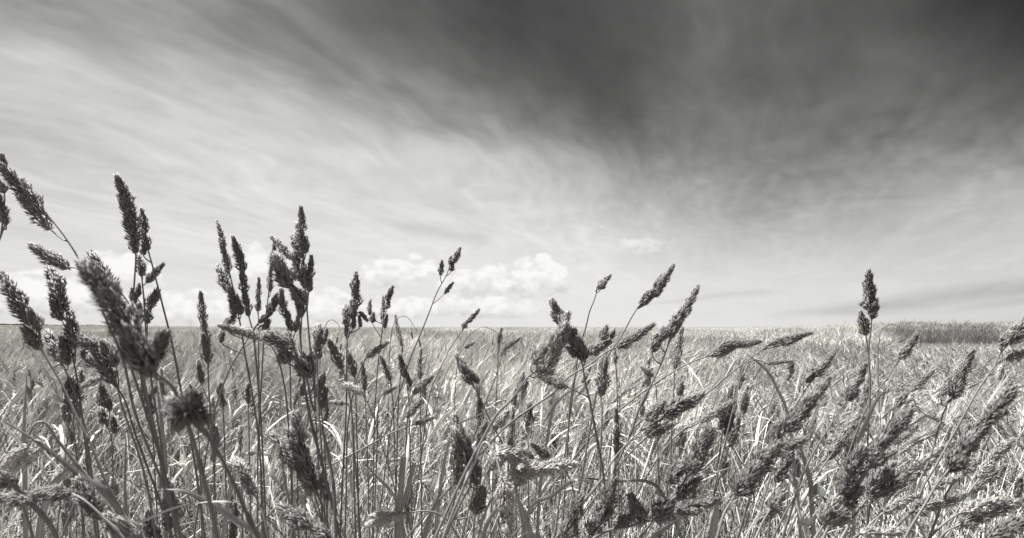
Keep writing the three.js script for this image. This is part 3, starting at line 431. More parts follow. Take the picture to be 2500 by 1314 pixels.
  ["fuzzy blurred seed head of three round clusters straddling the horizon line", [[-0.1807,0.9203,-0.5],[-0.1744,0.9122,-0.493],[-0.1652,0.8863,-0.4859],[-0.1564,0.8739,-0.4789],[-0.1456,0.8463,-0.4719],[-0.1388,0.823,-0.4649],[-0.1341,0.7905,-0.4578],[-0.1018,0.5138,-0.4099],[-0.0837,0.2372,-0.383],[-0.0785,-0.02,-0.3753]], [[-0.1883,0.9339,-0.5,-0.211,0.9437,-0.4954,0.017],[-0.1923,0.92,-0.5,-0.1964,0.9339,-0.4984,0.0149],[-0.1695,0.9089,-0.5,-0.1854,0.9291,-0.4975,0.0177]], 1.0, 0],
  ["dark upright seed head right of the fuzzy blurred one", [[-0.2522,0.9237,-0.75],[-0.2473,0.8982,-0.7425],[-0.2417,0.8532,-0.7349],[-0.2338,0.7999,-0.7274],[-0.2231,0.6993,-0.7198],[-0.2022,0.4545,-0.7052],[-0.1905,0.2098,-0.6969],[-0.1871,-0.02,-0.6945]], [[-0.2508,0.9279,-0.75,-0.253,0.9511,-0.7557,0.0181],[-0.2507,0.9091,-0.75,-0.2591,0.9362,-0.7597,0.017],[-0.2429,0.9279,-0.75,-0.2392,0.9484,-0.7495,0.0075]], 1.0, 0],
  ["three dark clusters below the fuzzy blurred head beside its stalk", [[-0.2469,0.8589,-0.75],[-0.2425,0.841,-0.7497],[-0.2349,0.7702,-0.7494],[-0.2296,0.6891,-0.749],[-0.217,0.4479,-0.7483],[-0.2099,0.2067,-0.7478],[-0.2079,-0.02,-0.7477]], [[-0.2485,0.8615,-0.75,-0.2382,0.8922,-0.7407,0.0138],[-0.2685,0.8636,-0.75,-0.267,0.8784,-0.7458,0.0106],[-0.2423,0.8482,-0.75,-0.2365,0.8731,-0.7471,0.0128]], 1.0, 0],
  ["thin dark hanging spike left of the fuzzy blurred head's stalk", [[-0.3706,0.8183,-1.0],[-0.3648,0.785,-0.9953],[-0.3583,0.7124,-0.9906],[-0.3403,0.463,-0.9777],[-0.3302,0.2137,-0.9704],[-0.3273,-0.02,-0.9683]], [[-0.3706,0.8183,-1.0,-0.3666,0.8689,-1.0125,0.0099]], 1.0, 0],
  ["dark seed head leaning left just under the horizon near the centre left", [[-0.2492,0.8931,-0.85],[-0.2389,0.8737,-0.8432],[-0.2283,0.8341,-0.8365],[-0.2193,0.7233,-0.8297],[-0.2029,0.4702,-0.8173],[-0.1937,0.217,-0.8103],[-0.191,-0.02,-0.8084]], [[-0.248,0.8919,-0.85,-0.263,0.9324,-0.8349,0.0181]], 1.0, 0],
  ["dark seed head half hidden behind a thin stalk under the branched one", [[-0.2426,0.876,-0.9],[-0.2424,0.849,-0.909],[-0.2399,0.7606,-0.918],[-0.2338,0.4944,-0.9398],[-0.2304,0.2282,-0.952],[-0.2294,-0.02,-0.9555]], [[-0.242,0.876,-0.9,-0.254,0.9134,-0.9008,0.0179]], 1.0, 0],
  ["slim grey spike under the horizon, third in a loose row of five", [[-0.2515,0.8457,-1.0],[-0.2468,0.8125,-0.9929],[-0.2391,0.7135,-0.9859],[-0.2235,0.4638,-0.9716],[-0.2148,0.214,-0.9636],[-0.2123,-0.02,-0.9613]], [[-0.2515,0.8444,-1.0,-0.2588,0.894,-1.0016,0.0128]], 1.0, 0],
  ["pointed seed head with a lopsided lower left cluster, alone against the sky", [[-0.2312,0.9758,-0.85],[-0.2344,0.95,-0.8405],[-0.2354,0.9325,-0.8311],[-0.2327,0.8927,-0.8216],[-0.229,0.8375,-0.8122],[-0.228,0.7628,-0.8027],[-0.2269,0.6737,-0.7932],[-0.2247,0.4379,-0.7732],[-0.2234,0.2021,-0.762],[-0.2231,-0.02,-0.7587]], [[-0.2318,0.998,-0.85,-0.2311,1.0308,-0.8506,0.0157],[-0.2306,0.9758,-0.85,-0.2359,1.011,-0.8615,0.0193],[-0.2401,0.9518,-0.85,-0.2462,0.9814,-0.8576,0.0181],[-0.2339,0.9638,-0.85,-0.2342,0.9873,-0.8532,0.0145],[-0.2328,0.9488,-0.85,-0.2314,0.9637,-0.8475,0.0072],[-0.2408,0.9345,-0.85,-0.2427,0.9518,-0.8484,0.0084],[-0.2239,0.9728,-0.85,-0.2118,0.9601,-0.8461,0.0072],[-0.2221,0.9512,-0.85,-0.2256,0.9656,-0.8528,0.006]], 1.0, 0],
  ["thin branched stalk with two sparse groups of tiny clusters above the horizon", [[-0.2433,0.9927,-1.1],[-0.245,0.9577,-1.1007],[-0.2515,0.8961,-1.1013],[-0.257,0.7973,-1.102],[-0.2568,0.6855,-1.1026],[-0.2563,0.4456,-1.1037],[-0.2561,0.2056,-1.1044],[-0.256,-0.02,-1.1045]], [[-0.2701,0.974,-1.1,-0.2707,1.0039,-1.1058,0.0109],[-0.2651,0.9593,-1.1,-0.2627,0.9763,-1.0979,0.0133],[-0.238,1.0005,-1.1,-0.2257,1.0282,-1.0941,0.0141],[-0.2481,0.9655,-1.1,-0.249,1.0112,-1.1099,0.0117],[-0.2377,0.9857,-1.1,-0.2369,1.0023,-1.1056,0.0109],[-0.2415,0.9492,-1.1,-0.238,0.9741,-1.1063,0.0117]], 1.0, 0],
  ["narrow spike tipped left, just crossing the horizon left of centre", [[-0.1886,0.9185,-1.0],[-0.1912,0.8798,-1.0061],[-0.1959,0.8098,-1.0122],[-0.1978,0.7057,-1.0184],[-0.2015,0.4587,-1.03],[-0.2036,0.2117,-1.0365],[-0.2042,-0.02,-1.0384]], [[-0.1886,0.9178,-1.0,-0.2044,0.975,-1.0131,0.0106]], 1.0, 0],
  ["pale seed head slanting up to the right below the branched thin stalk", [[-0.2108,0.9072,-0.85],[-0.2172,0.8999,-0.8548],[-0.2285,0.8722,-0.8596],[-0.2402,0.8126,-0.8644],[-0.2417,0.7125,-0.8692],[-0.2446,0.4631,-0.8788],[-0.2463,0.2138,-0.8841],[-0.2467,-0.02,-0.8857]], [[-0.2114,0.9066,-0.85,-0.1792,0.9293,-0.8426,0.0127]], 1.51, 0],
  ["dark seed head leaning left beneath the slanting pale one", [[-0.1981,0.8653,-0.95],[-0.1936,0.8379,-0.9504],[-0.1867,0.7219,-0.9507],[-0.1746,0.4693,-0.9513],[-0.1678,0.2166,-0.9517],[-0.1658,-0.02,-0.9518]], [[-0.1974,0.864,-0.95,-0.2139,0.9064,-0.9453,0.0128]], 1.0, 0],
  ["dark pointed seed head with a small cluster at its foot", [[-0.1729,0.8706,-0.95],[-0.1668,0.8455,-0.9406],[-0.1591,0.7266,-0.9312],[-0.1459,0.4723,-0.915],[-0.1385,0.218,-0.906],[-0.1364,-0.02,-0.9034]], [[-0.1736,0.8706,-0.95,-0.1812,0.9067,-0.9376,0.0155],[-0.164,0.8549,-0.95,-0.1691,0.8755,-0.9467,0.0101]], 1.0, 0],
  ["straight dark spike standing beside the tall thin leaning stalk", [[-0.1568,0.863,-1.0],[-0.1554,0.8258,-0.9952],[-0.1515,0.7124,-0.9904],[-0.1445,0.4631,-0.9819],[-0.1406,0.2137,-0.9771],[-0.1395,-0.02,-0.9758]], [[-0.1568,0.8623,-1.0,-0.1566,0.9147,-1.0073,0.0128]], 1.0, 0],
  ["pale nodding seed head bent left on a long dark diagonal stalk", [[-0.205,0.8611,-0.8],[-0.1943,0.8379,-0.8091],[-0.1813,0.7922,-0.8183],[-0.1662,0.7405,-0.8274],[-0.1573,0.6883,-0.8365],[-0.1526,0.6554,-0.8457],[-0.1267,0.426,-0.8915],[-0.1122,0.1966,-0.9173],[-0.108,-0.02,-0.9247]], [[-0.2044,0.86,-0.8,-0.2279,0.8733,-0.799,0.0125]], 1.85, 0],
  ["tiny seed head lying level pointing left near the nodding pale one", [[-0.254,0.8346,-0.9],[-0.2493,0.8241,-0.9087],[-0.2442,0.7607,-0.9175],[-0.2272,0.4944,-0.9468],[-0.2176,0.2282,-0.9633],[-0.2149,-0.02,-0.9681]], [[-0.2534,0.8346,-0.9,-0.2813,0.8359,-0.9088,0.0089]], 1.0, 0],
  ["tiny curled seed head right of the nodding pale one", [[-0.2185,0.8389,-1.0],[-0.2286,0.8206,-1.0091],[-0.2323,0.7399,-1.0182],[-0.2419,0.4809,-1.0416],[-0.2473,0.222,-1.0547],[-0.2488,-0.02,-1.0585]], [[-0.2185,0.8382,-1.0,-0.1987,0.8487,-0.9979,0.0106]], 1.34, 0],
  ["soft pale seed head curving up to the right, left of centre", [[-0.1592,0.8444,-0.95],[-0.1657,0.8192,-0.9444],[-0.1688,0.7563,-0.9388],[-0.1791,0.4916,-0.92],[-0.1849,0.2269,-0.9094],[-0.1865,-0.02,-0.9064]], [[-0.1605,0.8431,-0.95,-0.1279,0.8726,-0.9416,0.0162]], 1.34, 0],
  ["knobbly pale seed head in two pieces on a low slanting stalk", [[-0.1399,0.812,-0.85],[-0.1755,0.7987,-0.8439],[-0.2029,0.7839,-0.8379],[-0.2411,0.7644,-0.8318],[-0.284,0.7409,-0.8257],[-0.5122,0.4816,-0.7739],[-0.6406,0.2223,-0.7447],[-0.6773,-0.02,-0.7364]], [[-0.1536,0.8207,-0.85,-0.1299,0.8471,-0.8427,0.0121],[-0.1399,0.8114,-0.85,-0.1126,0.8203,-0.8526,0.0097]], 1.34, 0],
  ["large twin seed head leaning left in the lower left middle", [[-0.1986,0.7881,-0.6],[-0.1914,0.7658,-0.608],[-0.1888,0.7354,-0.616],[-0.1712,0.478,-0.6675],[-0.1613,0.2206,-0.6964],[-0.1585,-0.02,-0.7047]], [[-0.2158,0.8073,-0.6,-0.2482,0.8404,-0.611,0.0153],[-0.209,0.8141,-0.6,-0.2267,0.8466,-0.5995,0.0179],[-0.1978,0.7873,-0.6,-0.2181,0.8232,-0.6046,0.0196],[-0.212,0.8375,-0.6,-0.2257,0.8635,-0.6063,0.0119],[-0.1851,0.7773,-0.6,-0.189,0.807,-0.5913,0.0119]], 1.0, 0],
  ["fuzzy seed head tipped left at the bottom edge under the large twin one", [[-0.1738,0.777,-0.52],[-0.1604,0.7691,-0.5232],[-0.1557,0.7577,-0.5264],[-0.0681,0.4925,-0.5795],[-0.0188,0.2273,-0.6093],[-0.0047,-0.02,-0.6178]], [[-0.1749,0.7777,-0.52,-0.2057,0.7933,-0.5297,0.0162],[-0.1572,0.7682,-0.52,-0.1759,0.7764,-0.5241,0.0133]], 1.0, 0],
  ["bright bleached sunlit toned seed head bowed left on an arching stalk near the bottom", [[-0.1191,0.7483,-0.65],[-0.0941,0.7502,-0.655],[-0.0758,0.7426,-0.66],[-0.0589,0.7184,-0.665],[0.0813,0.4669,-0.7065],[0.1602,0.2155,-0.7298],[0.1827,-0.02,-0.7365]], [[-0.1178,0.7483,-0.65,-0.1582,0.7366,-0.6493,0.0148],[-0.1334,0.7488,-0.65,-0.1522,0.7472,-0.6453,0.0101]], 2.3, 0],
  ["large upright twin seed head in the bottom centre with a ball cluster below", [[-0.0385,0.8026,-0.56],[-0.0427,0.7954,-0.5658],[-0.0547,0.7712,-0.5716],[-0.0649,0.7489,-0.5773],[-0.1608,0.4868,-0.6298],[-0.2147,0.2247,-0.6593],[-0.2301,-0.02,-0.6677]], [[-0.0493,0.8018,-0.56,-0.0526,0.8545,-0.5536,0.0183],[-0.0327,0.8037,-0.56,-0.0453,0.8403,-0.5689,0.0159],[-0.0395,0.8307,-0.56,-0.0559,0.8666,-0.574,0.0135],[-0.0318,0.8375,-0.56,-0.0248,0.8613,-0.5581,0.0087],[-0.0345,0.7777,-0.56,-0.0276,0.7993,-0.5584,0.0167]], 1.0, 0],
  ["woolly seed head arched over like a caterpillar beside the large twin head", [[-0.022,0.812,-0.58],[-0.0303,0.793,-0.5889],[-0.0368,0.7629,-0.5979],[-0.0393,0.7386,-0.6068],[-0.0604,0.4801,-0.6585],[-0.0722,0.2216,-0.6876],[-0.0756,-0.02,-0.6959]], [[-0.0228,0.812,-0.58,-0.0073,0.8303,-0.5841,0.0173],[-0.014,0.8272,-0.58,0.0048,0.8289,-0.5755,0.0173],[-0.002,0.8295,-0.58,0.0158,0.8192,-0.5742,0.014]], 2.19, 0],  // this head and the next two lightened to make up for cast shade
  ["thick pale seed head lying level with its tip to the right, bottom centre", [[0.008,0.8078,-0.58],[-0.0039,0.8011,-0.573],[-0.0194,0.7878,-0.566],[-0.0324,0.7553,-0.5591],[-0.1165,0.4909,-0.5138],[-0.1639,0.2266,-0.4883],[-0.1774,-0.02,-0.481]], [[0.0072,0.8078,-0.58,0.0407,0.8132,-0.5898,0.0173],[0.024,0.8116,-0.58,0.0662,0.8154,-0.5892,0.0165],[0.0128,0.7985,-0.58,-0.0008,0.8128,-0.5751,0.014]], 2.27, 0],
  ["bleached sunlit toned seed head hanging straight down from a hooked pale stalk", [[-0.0083,0.8217,-0.5],[-0.0112,0.8319,-0.5065],[-0.016,0.8424,-0.5131],[-0.0234,0.8498,-0.5196],[-0.0312,0.8354,-0.5261],[-0.0421,0.8105,-0.5327],[-0.0606,0.765,-0.5392],[-0.1479,0.4973,-0.5699],[-0.197,0.2295,-0.5872],[-0.211,-0.02,-0.5922]], [[-0.0079,0.8217,-0.5,-0.0035,0.7978,-0.5079,0.017],[-0.0062,0.8134,-0.5,-0.0014,0.7921,-0.5025,0.0142],[-0.0031,0.7771,-0.5,-0.0017,0.7935,-0.4982,0.0085]], 2.3, 0],
  ["small fan of two seed clusters pointing left behind the level pale head", [[0.0466,0.7882,-0.75],[0.0673,0.7698,-0.751],[0.0774,0.7446,-0.7519],[0.0821,0.6877,-0.7529],[0.0977,0.447,-0.7562],[0.1065,0.2063,-0.7581],[0.109,-0.02,-0.7586]], [[0.0466,0.7872,-0.75,0.0247,0.8048,-0.7427,0.0149],[0.0269,0.7862,-0.75,0.0067,0.7989,-0.7419,0.0117]], 1.0, 0],
  ["dark triangular seed head leaning left at centre, just below the far field", [[-0.0537,0.8737,-0.8],[-0.0395,0.8434,-0.8094],[-0.0267,0.8143,-0.8188],[-0.0057,0.7735,-0.8283],[0.0058,0.7211,-0.8377],[0.05,0.4687,-0.874],[0.0748,0.2163,-0.8944],[0.082,-0.02,-0.9002]], [[-0.0548,0.8732,-0.8,-0.0775,0.9145,-0.805,0.0182],[-0.0459,0.8743,-0.8,-0.0561,0.8914,-0.8004,0.0114]], 1.0, 0],
  ["tall thin leaning stalk with five tiny clusters high against the cumulus cloud", [[-0.1085,1.0565,-1.0],[-0.115,1.0415,-1.0087],[-0.1316,1.0133,-1.0173],[-0.1474,0.9753,-1.026],[-0.1642,0.9355,-1.0347],[-0.1831,0.8917,-1.0434],[-0.1951,0.8548,-1.052],[-0.214,0.7958,-1.0607],[-0.2284,0.6935,-1.0694],[-0.2557,0.4508,-1.0858],[-0.271,0.208,-1.0951],[-0.2754,-0.02,-1.0977]], [[-0.1014,1.0623,-1.0,-0.0908,1.0887,-0.9987,0.0135],[-0.1085,1.0601,-1.0,-0.1069,1.0742,-1.0036,0.0085],[-0.1055,1.0479,-1.0,-0.1032,1.0626,-1.0033,0.0106],[-0.1247,1.0408,-1.0,-0.1215,1.066,-0.9948,0.0106],[-0.1165,1.0087,-1.0,-0.1021,1.0276,-0.9959,0.0085]], 1.0, 0],
  ["little two part seed head on a right leaning stalk at the cloud's foot", [[-0.0916,0.9477,-1.1],[-0.1157,0.9116,-1.0959],[-0.134,0.8738,-1.0917],[-0.1519,0.8291,-1.0876],[-0.1648,0.7264,-1.0834],[-0.1904,0.4722,-1.0752],[-0.2048,0.2179,-1.0706],[-0.2089,-0.02,-1.0693]], [[-0.0832,0.9593,-1.1,-0.0612,0.9847,-1.0939,0.0109],[-0.0932,0.9485,-1.1,-0.0848,0.9632,-1.101,0.0117]], 1.0, 0],
  ["tiny upright seed head just touching the horizon at centre", [[-0.0302,0.9172,-1.3],[-0.0318,0.8597,-1.2952],[-0.0359,0.7712,-1.2904],[-0.0461,0.5013,-1.2786],[-0.0518,0.2314,-1.272],[-0.0534,-0.02,-1.2701]], [[-0.0311,0.9163,-1.3,-0.0229,0.95,-1.298,0.012]], 1.0, 0],
  ["tiny seed head pointing right just under the horizon at centre", [[-0.0152,0.908,-1.2],[-0.0334,0.8503,-1.1926],[-0.0578,0.7858,-1.1852],[-0.1409,0.5108,-1.1601],[-0.1876,0.2357,-1.1459],[-0.201,-0.02,-1.1419]], [[-0.0169,0.9055,-1.2,0.0171,0.9279,-1.2118,0.0128]], 1.0, 0],
  ["tiny pale seed head on a slanting stalk left of the centre triangular one", [[-0.098,0.9097,-1.2],[-0.1094,0.8956,-1.1971],[-0.1339,0.8584,-1.1942],[-0.1576,0.785,-1.1912],[-0.2285,0.5102,-1.1825],[-0.2684,0.2355,-1.1776],[-0.2798,-0.02,-1.1761]], [[-0.098,0.9088,-1.2,-0.0777,0.9197,-1.1993,0.0094]], 1.51, 0],
  ["large S curved blurred seed head in the middle, leaning right over the horizon", [[0.0226,0.9119,-0.52],[0.0146,0.9064,-0.5217],[0.0,0.8865,-0.5233],[-0.0128,0.8737,-0.525],[-0.0255,0.852,-0.5267],[-0.0543,0.7951,-0.5283],[-0.1669,0.5168,-0.5349],[-0.2303,0.2385,-0.5385],[-0.2484,-0.02,-0.5396]], [[0.0447,0.9336,-0.52,0.0516,0.9634,-0.5286,0.0133],[0.0365,0.9253,-0.52,0.0483,0.9536,-0.5183,0.0155],[0.0182,0.9181,-0.52,0.0341,0.936,-0.527,0.0125],[0.0248,0.9087,-0.52,0.041,0.9282,-0.52,0.017]], 1.34, 0],
  ["dark branching seed head behind the S curved one, lowest arm pointing left", [[0.0689,0.9283,-0.62],[0.0749,0.911,-0.6206],[0.0774,0.8938,-0.6213],[0.0824,0.8724,-0.6219],[0.0885,0.8384,-0.6225],[0.0953,0.8005,-0.6232],[0.0976,0.7796,-0.6238],[0.122,0.5067,-0.6305],[0.1357,0.2339,-0.6342],[0.1396,-0.02,-0.6353]], [[0.0552,0.95,-0.62,0.0423,0.9793,-0.6205,0.015],[0.062,0.9335,-0.62,0.0509,0.9607,-0.61,0.015],[0.0719,0.9205,-0.62,0.0655,0.9487,-0.6188,0.015],[0.0766,0.9145,-0.62,0.0684,0.9392,-0.6142,0.0167],[0.0688,0.9197,-0.62,0.0585,0.9285,-0.6153,0.0106],[0.0589,0.8871,-0.62,0.0272,0.8984,-0.6273,0.0119]], 1.0, 0],
  ["upright pointed seed head right of the dark branching one, below the horizon", [[0.1136,0.8641,-0.75],[0.1139,0.847,-0.7434],[0.1114,0.8179,-0.7369],[0.1082,0.7748,-0.7303],[0.0921,0.5036,-0.6973],[0.0831,0.2324,-0.6788],[0.0805,-0.02,-0.6734]], [[0.1141,0.8636,-0.75,0.1184,0.9144,-0.749,0.0192]], 1.0, 0],
  ["soft seed head slanting right just under the horizon with a small tip behind", [[0.1075,0.9114,-0.85],[0.0971,0.8934,-0.8545],[0.087,0.8545,-0.859],[0.0806,0.7718,-0.8635],[0.064,0.5017,-0.8753],[0.0546,0.2315,-0.8819],[0.0519,-0.02,-0.8838]], [[0.1075,0.9108,-0.85,0.1452,0.9297,-0.8517,0.0157],[0.133,0.9321,-0.85,0.1377,0.9518,-0.8475,0.0151],[0.145,0.9345,-0.85,0.1488,0.9464,-0.8502,0.0084]], 1.0, 0],
  ["small nodding seed head on a thin crooked stalk against the sky, right of centre", [[0.1479,1.0165,-1.0],[0.1435,0.9995,-1.0011],[0.1348,0.9782,-1.0022],[0.1275,0.95,-1.0033],[0.1166,0.9148,-1.0044],[0.1054,0.8452,-1.0055],[0.0672,0.5494,-1.0093],[0.0458,0.2535,-1.0114],[0.0396,-0.02,-1.012]], [[0.1479,1.0165,-1.0,0.1729,1.0406,-1.0066,0.0135],[0.155,1.0165,-1.0,0.1623,1.029,-0.9959,0.0106]], 1.0, 0],
  ["two part seed head leaning right, highest against the sky right of centre", [[0.1769,0.981,-0.8],[0.1673,0.9669,-0.8012],[0.1499,0.9359,-0.8024],[0.1356,0.9163,-0.8036],[0.1211,0.8827,-0.8048],[0.1062,0.8109,-0.806],[0.0591,0.5271,-0.8098],[0.0326,0.2433,-0.812],[0.025,-0.02,-0.8126]], [[0.2059,1.0038,-0.8,0.2243,1.0373,-0.7931,0.0114],[0.1977,0.9929,-0.8,0.2124,1.0233,-0.7946,0.0148],[0.1974,1.0055,-0.8,0.2073,1.0223,-0.8035,0.0079],[0.1775,0.9816,-0.8,0.2014,1.0049,-0.8002,0.0153]], 1.0, 0],
  ["large lumpy seed head leaning right, second highest right of centre", [[0.1964,0.9374,-0.72],[0.1874,0.9122,-0.7212],[0.177,0.8896,-0.7225],[0.1562,0.8497,-0.7237],[0.1457,0.82,-0.7249],[0.1251,0.7758,-0.7262],[0.0235,0.5043,-0.7322],[-0.0337,0.2327,-0.7357],[-0.05,-0.02,-0.7366]], [[0.2152,0.9728,-0.72,0.235,1.0029,-0.7262,0.0112],[0.2046,0.9561,-0.72,0.2253,0.9861,-0.7298,0.0164],[0.1964,0.9389,-0.72,0.2087,0.9703,-0.7187,0.0184],[0.1732,0.9208,-0.72,0.1888,0.95,-0.7226,0.0143],[0.1841,0.9339,-0.72,0.1995,0.9561,-0.7201,0.0133]], 1.0, 0],
  ["narrow spindle seed head hanging below the horizon beside the large lumpy one", [[0.2372,0.8895,-0.85],[0.2345,0.8555,-0.8502],[0.2301,0.8032,-0.8505],[0.2249,0.7176,-0.8507],[0.2126,0.4664,-0.8513],[0.2056,0.2153,-0.8516],[0.2037,-0.02,-0.8517]], [[0.2372,0.8895,-0.85,0.2529,0.9518,-0.8587,0.0145]], 1.0, 0],
  ["long seed head slanting right on a low diagonal stalk across the centre", [[0.1362,0.9248,-0.75],[0.1211,0.9186,-0.749],[0.0997,0.903,-0.7481],[0.0732,0.8875,-0.7471],[0.0521,0.8671,-0.7462],[0.0,0.8315,-0.7452],[-0.036,0.7964,-0.7443],[-0.2648,0.5177,-0.7382],[-0.3935,0.2389,-0.7348],[-0.4303,-0.02,-0.7338]], [[0.1356,0.9243,-0.75,0.1641,0.9395,-0.7507,0.0149],[0.1532,0.9332,-0.75,0.1848,0.9553,-0.7494,0.0128]], 1.0, 0],
  ["tiny dark seed head tipped left in the barley right of centre", [[0.2416,0.8678,-1.0],[0.2481,0.8448,-1.0088],[0.2505,0.74,-1.0177],[0.2551,0.481,-1.0351],[0.2578,0.222,-1.0449],[0.2585,-0.02,-1.0477]], [[0.2416,0.8671,-1.0,0.2211,0.8828,-1.0038,0.0121]], 1.0, 0],
  ["tiny hanging seed head under the long slanting one", [[0.1776,0.8906,-1.0],[0.1805,0.8588,-1.0075],[0.1817,0.7748,-1.0151],[0.1849,0.5037,-1.0345],[0.1866,0.2325,-1.0455],[0.1872,-0.02,-1.0486]], [[0.1776,0.89,-1.0,0.1752,0.9147,-1.008,0.0099]], 1.0, 0],
  ["feathery seed head of three clusters sweeping right, mid right foreground", [[0.148,0.8414,-0.65],[0.1319,0.8299,-0.6452],[0.1105,0.8092,-0.6404],[0.0962,0.789,-0.6356],[0.0603,0.7485,-0.6308],[-0.125,0.4865,-0.6059],[-0.2292,0.2245,-0.5919],[-0.259,-0.02,-0.588]], [[0.1695,0.8529,-0.65,0.1953,0.8709,-0.6513,0.0203],[0.1855,0.86,-0.65,0.2161,0.8762,-0.6601,0.0148],[0.1482,0.8484,-0.65,0.1693,0.8667,-0.6566,0.0166],[0.1473,0.833,-0.65,0.1731,0.8444,-0.6424,0.0157]], 1.0, 0],
  ["upright narrow seed head standing in the grass left of the sweeping one", [[0.1421,0.7806,-0.8],[0.1362,0.744,-0.7924],[0.1283,0.6766,-0.7849],[0.1061,0.4398,-0.7636],[0.0937,0.203,-0.7516],[0.0901,-0.02,-0.7482]], [[0.1424,0.8011,-0.8,0.1412,0.841,-0.7983,0.0125],[0.142,0.7795,-0.8,0.1401,0.8194,-0.7881,0.0153]], 0.92, 0],
  ["dark bristly seed head in the barley at centre beside a diagonal stalk", [[0.0257,0.7842,-1.0],[0.0269,0.7581,-0.9948],[0.0272,0.6796,-0.9896],[0.0279,0.4418,-0.9771],[0.0284,0.2039,-0.97],[0.0285,-0.02,-0.968]], [[0.0257,0.7836,-1.0,0.0289,0.8226,-0.9883,0.0199]], 1.0, 0],
  ["small pale seed head leaning right between crossing stalks at centre", [[-0.025,0.812,-0.8],[-0.0361,0.7896,-0.8034],[-0.0499,0.7403,-0.8068],[-0.1079,0.4812,-0.821],[-0.1405,0.2221,-0.829],[-0.1498,-0.02,-0.8313]], [[-0.025,0.8125,-0.8,-0.0062,0.835,-0.8062,0.0153]], 1.43, 0],
  ["tiny dark spike in the barley above the bristly centre head", [[0.0038,0.8014,-1.1],[0.0046,0.7663,-1.1079],[0.0062,0.6823,-1.1159],[0.0096,0.4435,-1.1339],[0.0116,0.2047,-1.1441],[0.0122,-0.02,-1.147]], [[0.0038,0.8006,-1.1,0.0084,0.8378,-1.0909,0.0117]], 1.0, 0],
  ["chunky dark seed head of three lobes leaning right, lower right middle", [[0.1566,0.7979,-0.55],[0.1404,0.7839,-0.5543],[0.1258,0.7642,-0.5586],[0.1189,0.7539,-0.563],[-0.0229,0.49,-0.6157],[-0.1026,0.2262,-0.6454],[-0.1254,-0.02,-0.6539]], [[0.1628,0.8144,-0.55,0.178,0.8395,-0.5534,0.0187],[0.1709,0.8291,-0.55,0.1839,0.8572,-0.542,0.0156],[0.1437,0.8085,-0.55,0.1599,0.8233,-0.556,0.0172],[0.1527,0.7924,-0.55,0.1755,0.8091,-0.5593,0.0164]], 0.92, 0],
  ["thick seed head upright at the bottom edge with a round cluster at its left", [[0.0771,0.7772,-0.53],[0.0697,0.7687,-0.5244],[0.0653,0.7605,-0.5188],[-0.0491,0.4943,-0.4655],[-0.1134,0.2281,-0.4356],[-0.1318,-0.02,-0.427]], [[0.0782,0.7779,-0.53,0.0867,0.7977,-0.5378,0.0181],[0.0827,0.7912,-0.53,0.0905,0.817,-0.528,0.015],[0.0686,0.7695,-0.53,0.0775,0.7842,-0.5298,0.0158]], 1.0, 0],
  ["pale tipped seed head rising from the bottom edge left of the thick one", [[0.0477,0.7668,-0.53],[0.044,0.7511,-0.5398],[-0.0047,0.4882,-0.5924],[-0.032,0.2253,-0.6219],[-0.0399,-0.02,-0.6304]], [[0.0469,0.7661,-0.53,0.0549,0.7833,-0.535,0.0173],[0.0521,0.7789,-0.53,0.0604,0.8023,-0.5241,0.0143]], 1.17, 0],
  ["sprawling four lobed seed head along the bottom edge right of centre", [[0.1196,0.7909,-0.5],[0.0987,0.7858,-0.4986],[0.0677,0.7768,-0.4973],[-0.1715,0.5049,-0.4641],[-0.3061,0.233,-0.4455],[-0.3445,-0.02,-0.4402]], [[0.1093,0.788,-0.5,0.0995,0.81,-0.5003,0.0156],[0.1189,0.7909,-0.5,0.1337,0.8068,-0.4975,0.017],[0.1385,0.7962,-0.5,0.1694,0.809,-0.4923,0.0121],[0.0877,0.786,-0.5,0.1011,0.7942,-0.4979,0.0106]], 1.0, 0],
  ["symmetrical upright seed head standing alone against the sky at right", [[0.4942,0.9754,-0.8],[0.4994,0.9613,-0.8044],[0.4953,0.9149,-0.8089],[0.4979,0.8764,-0.8133],[0.497,0.8367,-0.8178],[0.4966,0.8137,-0.8222],[0.4926,0.7241,-0.8267],[0.4836,0.4707,-0.8367],[0.4785,0.2172,-0.8424],[0.4771,-0.02,-0.844]], [[0.4957,0.9998,-0.8,0.4909,1.0279,-0.7903,0.0148],[0.4949,0.9867,-0.8,0.4959,1.0124,-0.801,0.0199],[0.4941,0.9742,-0.8,0.495,0.998,-0.799,0.0204],[0.4979,0.9624,-0.8,0.4994,0.9891,-0.7906,0.0136],[0.4869,0.9399,-0.8,0.4792,0.9713,-0.7961,0.017]], 0.85, 0],
  ["level seed head in two tiers pointing right, just below the right horizon", [[0.2755,0.912,-0.8],[0.2535,0.9052,-0.8025],[0.22,0.8883,-0.805],[0.1747,0.8575,-0.8074],[0.1294,0.8212,-0.8099],[0.0841,0.7714,-0.8124],[-0.1123,0.5014,-0.8231],[-0.2228,0.2314,-0.8292],[-0.2543,-0.02,-0.8309]], [[0.2854,0.922,-0.8,0.3184,0.9287,-0.8003,0.0153],[0.3097,0.9242,-0.8,0.3382,0.9312,-0.7897,0.0114],[0.2743,0.9114,-0.8,0.3052,0.9183,-0.8096,0.0114]], 1.0, 0],
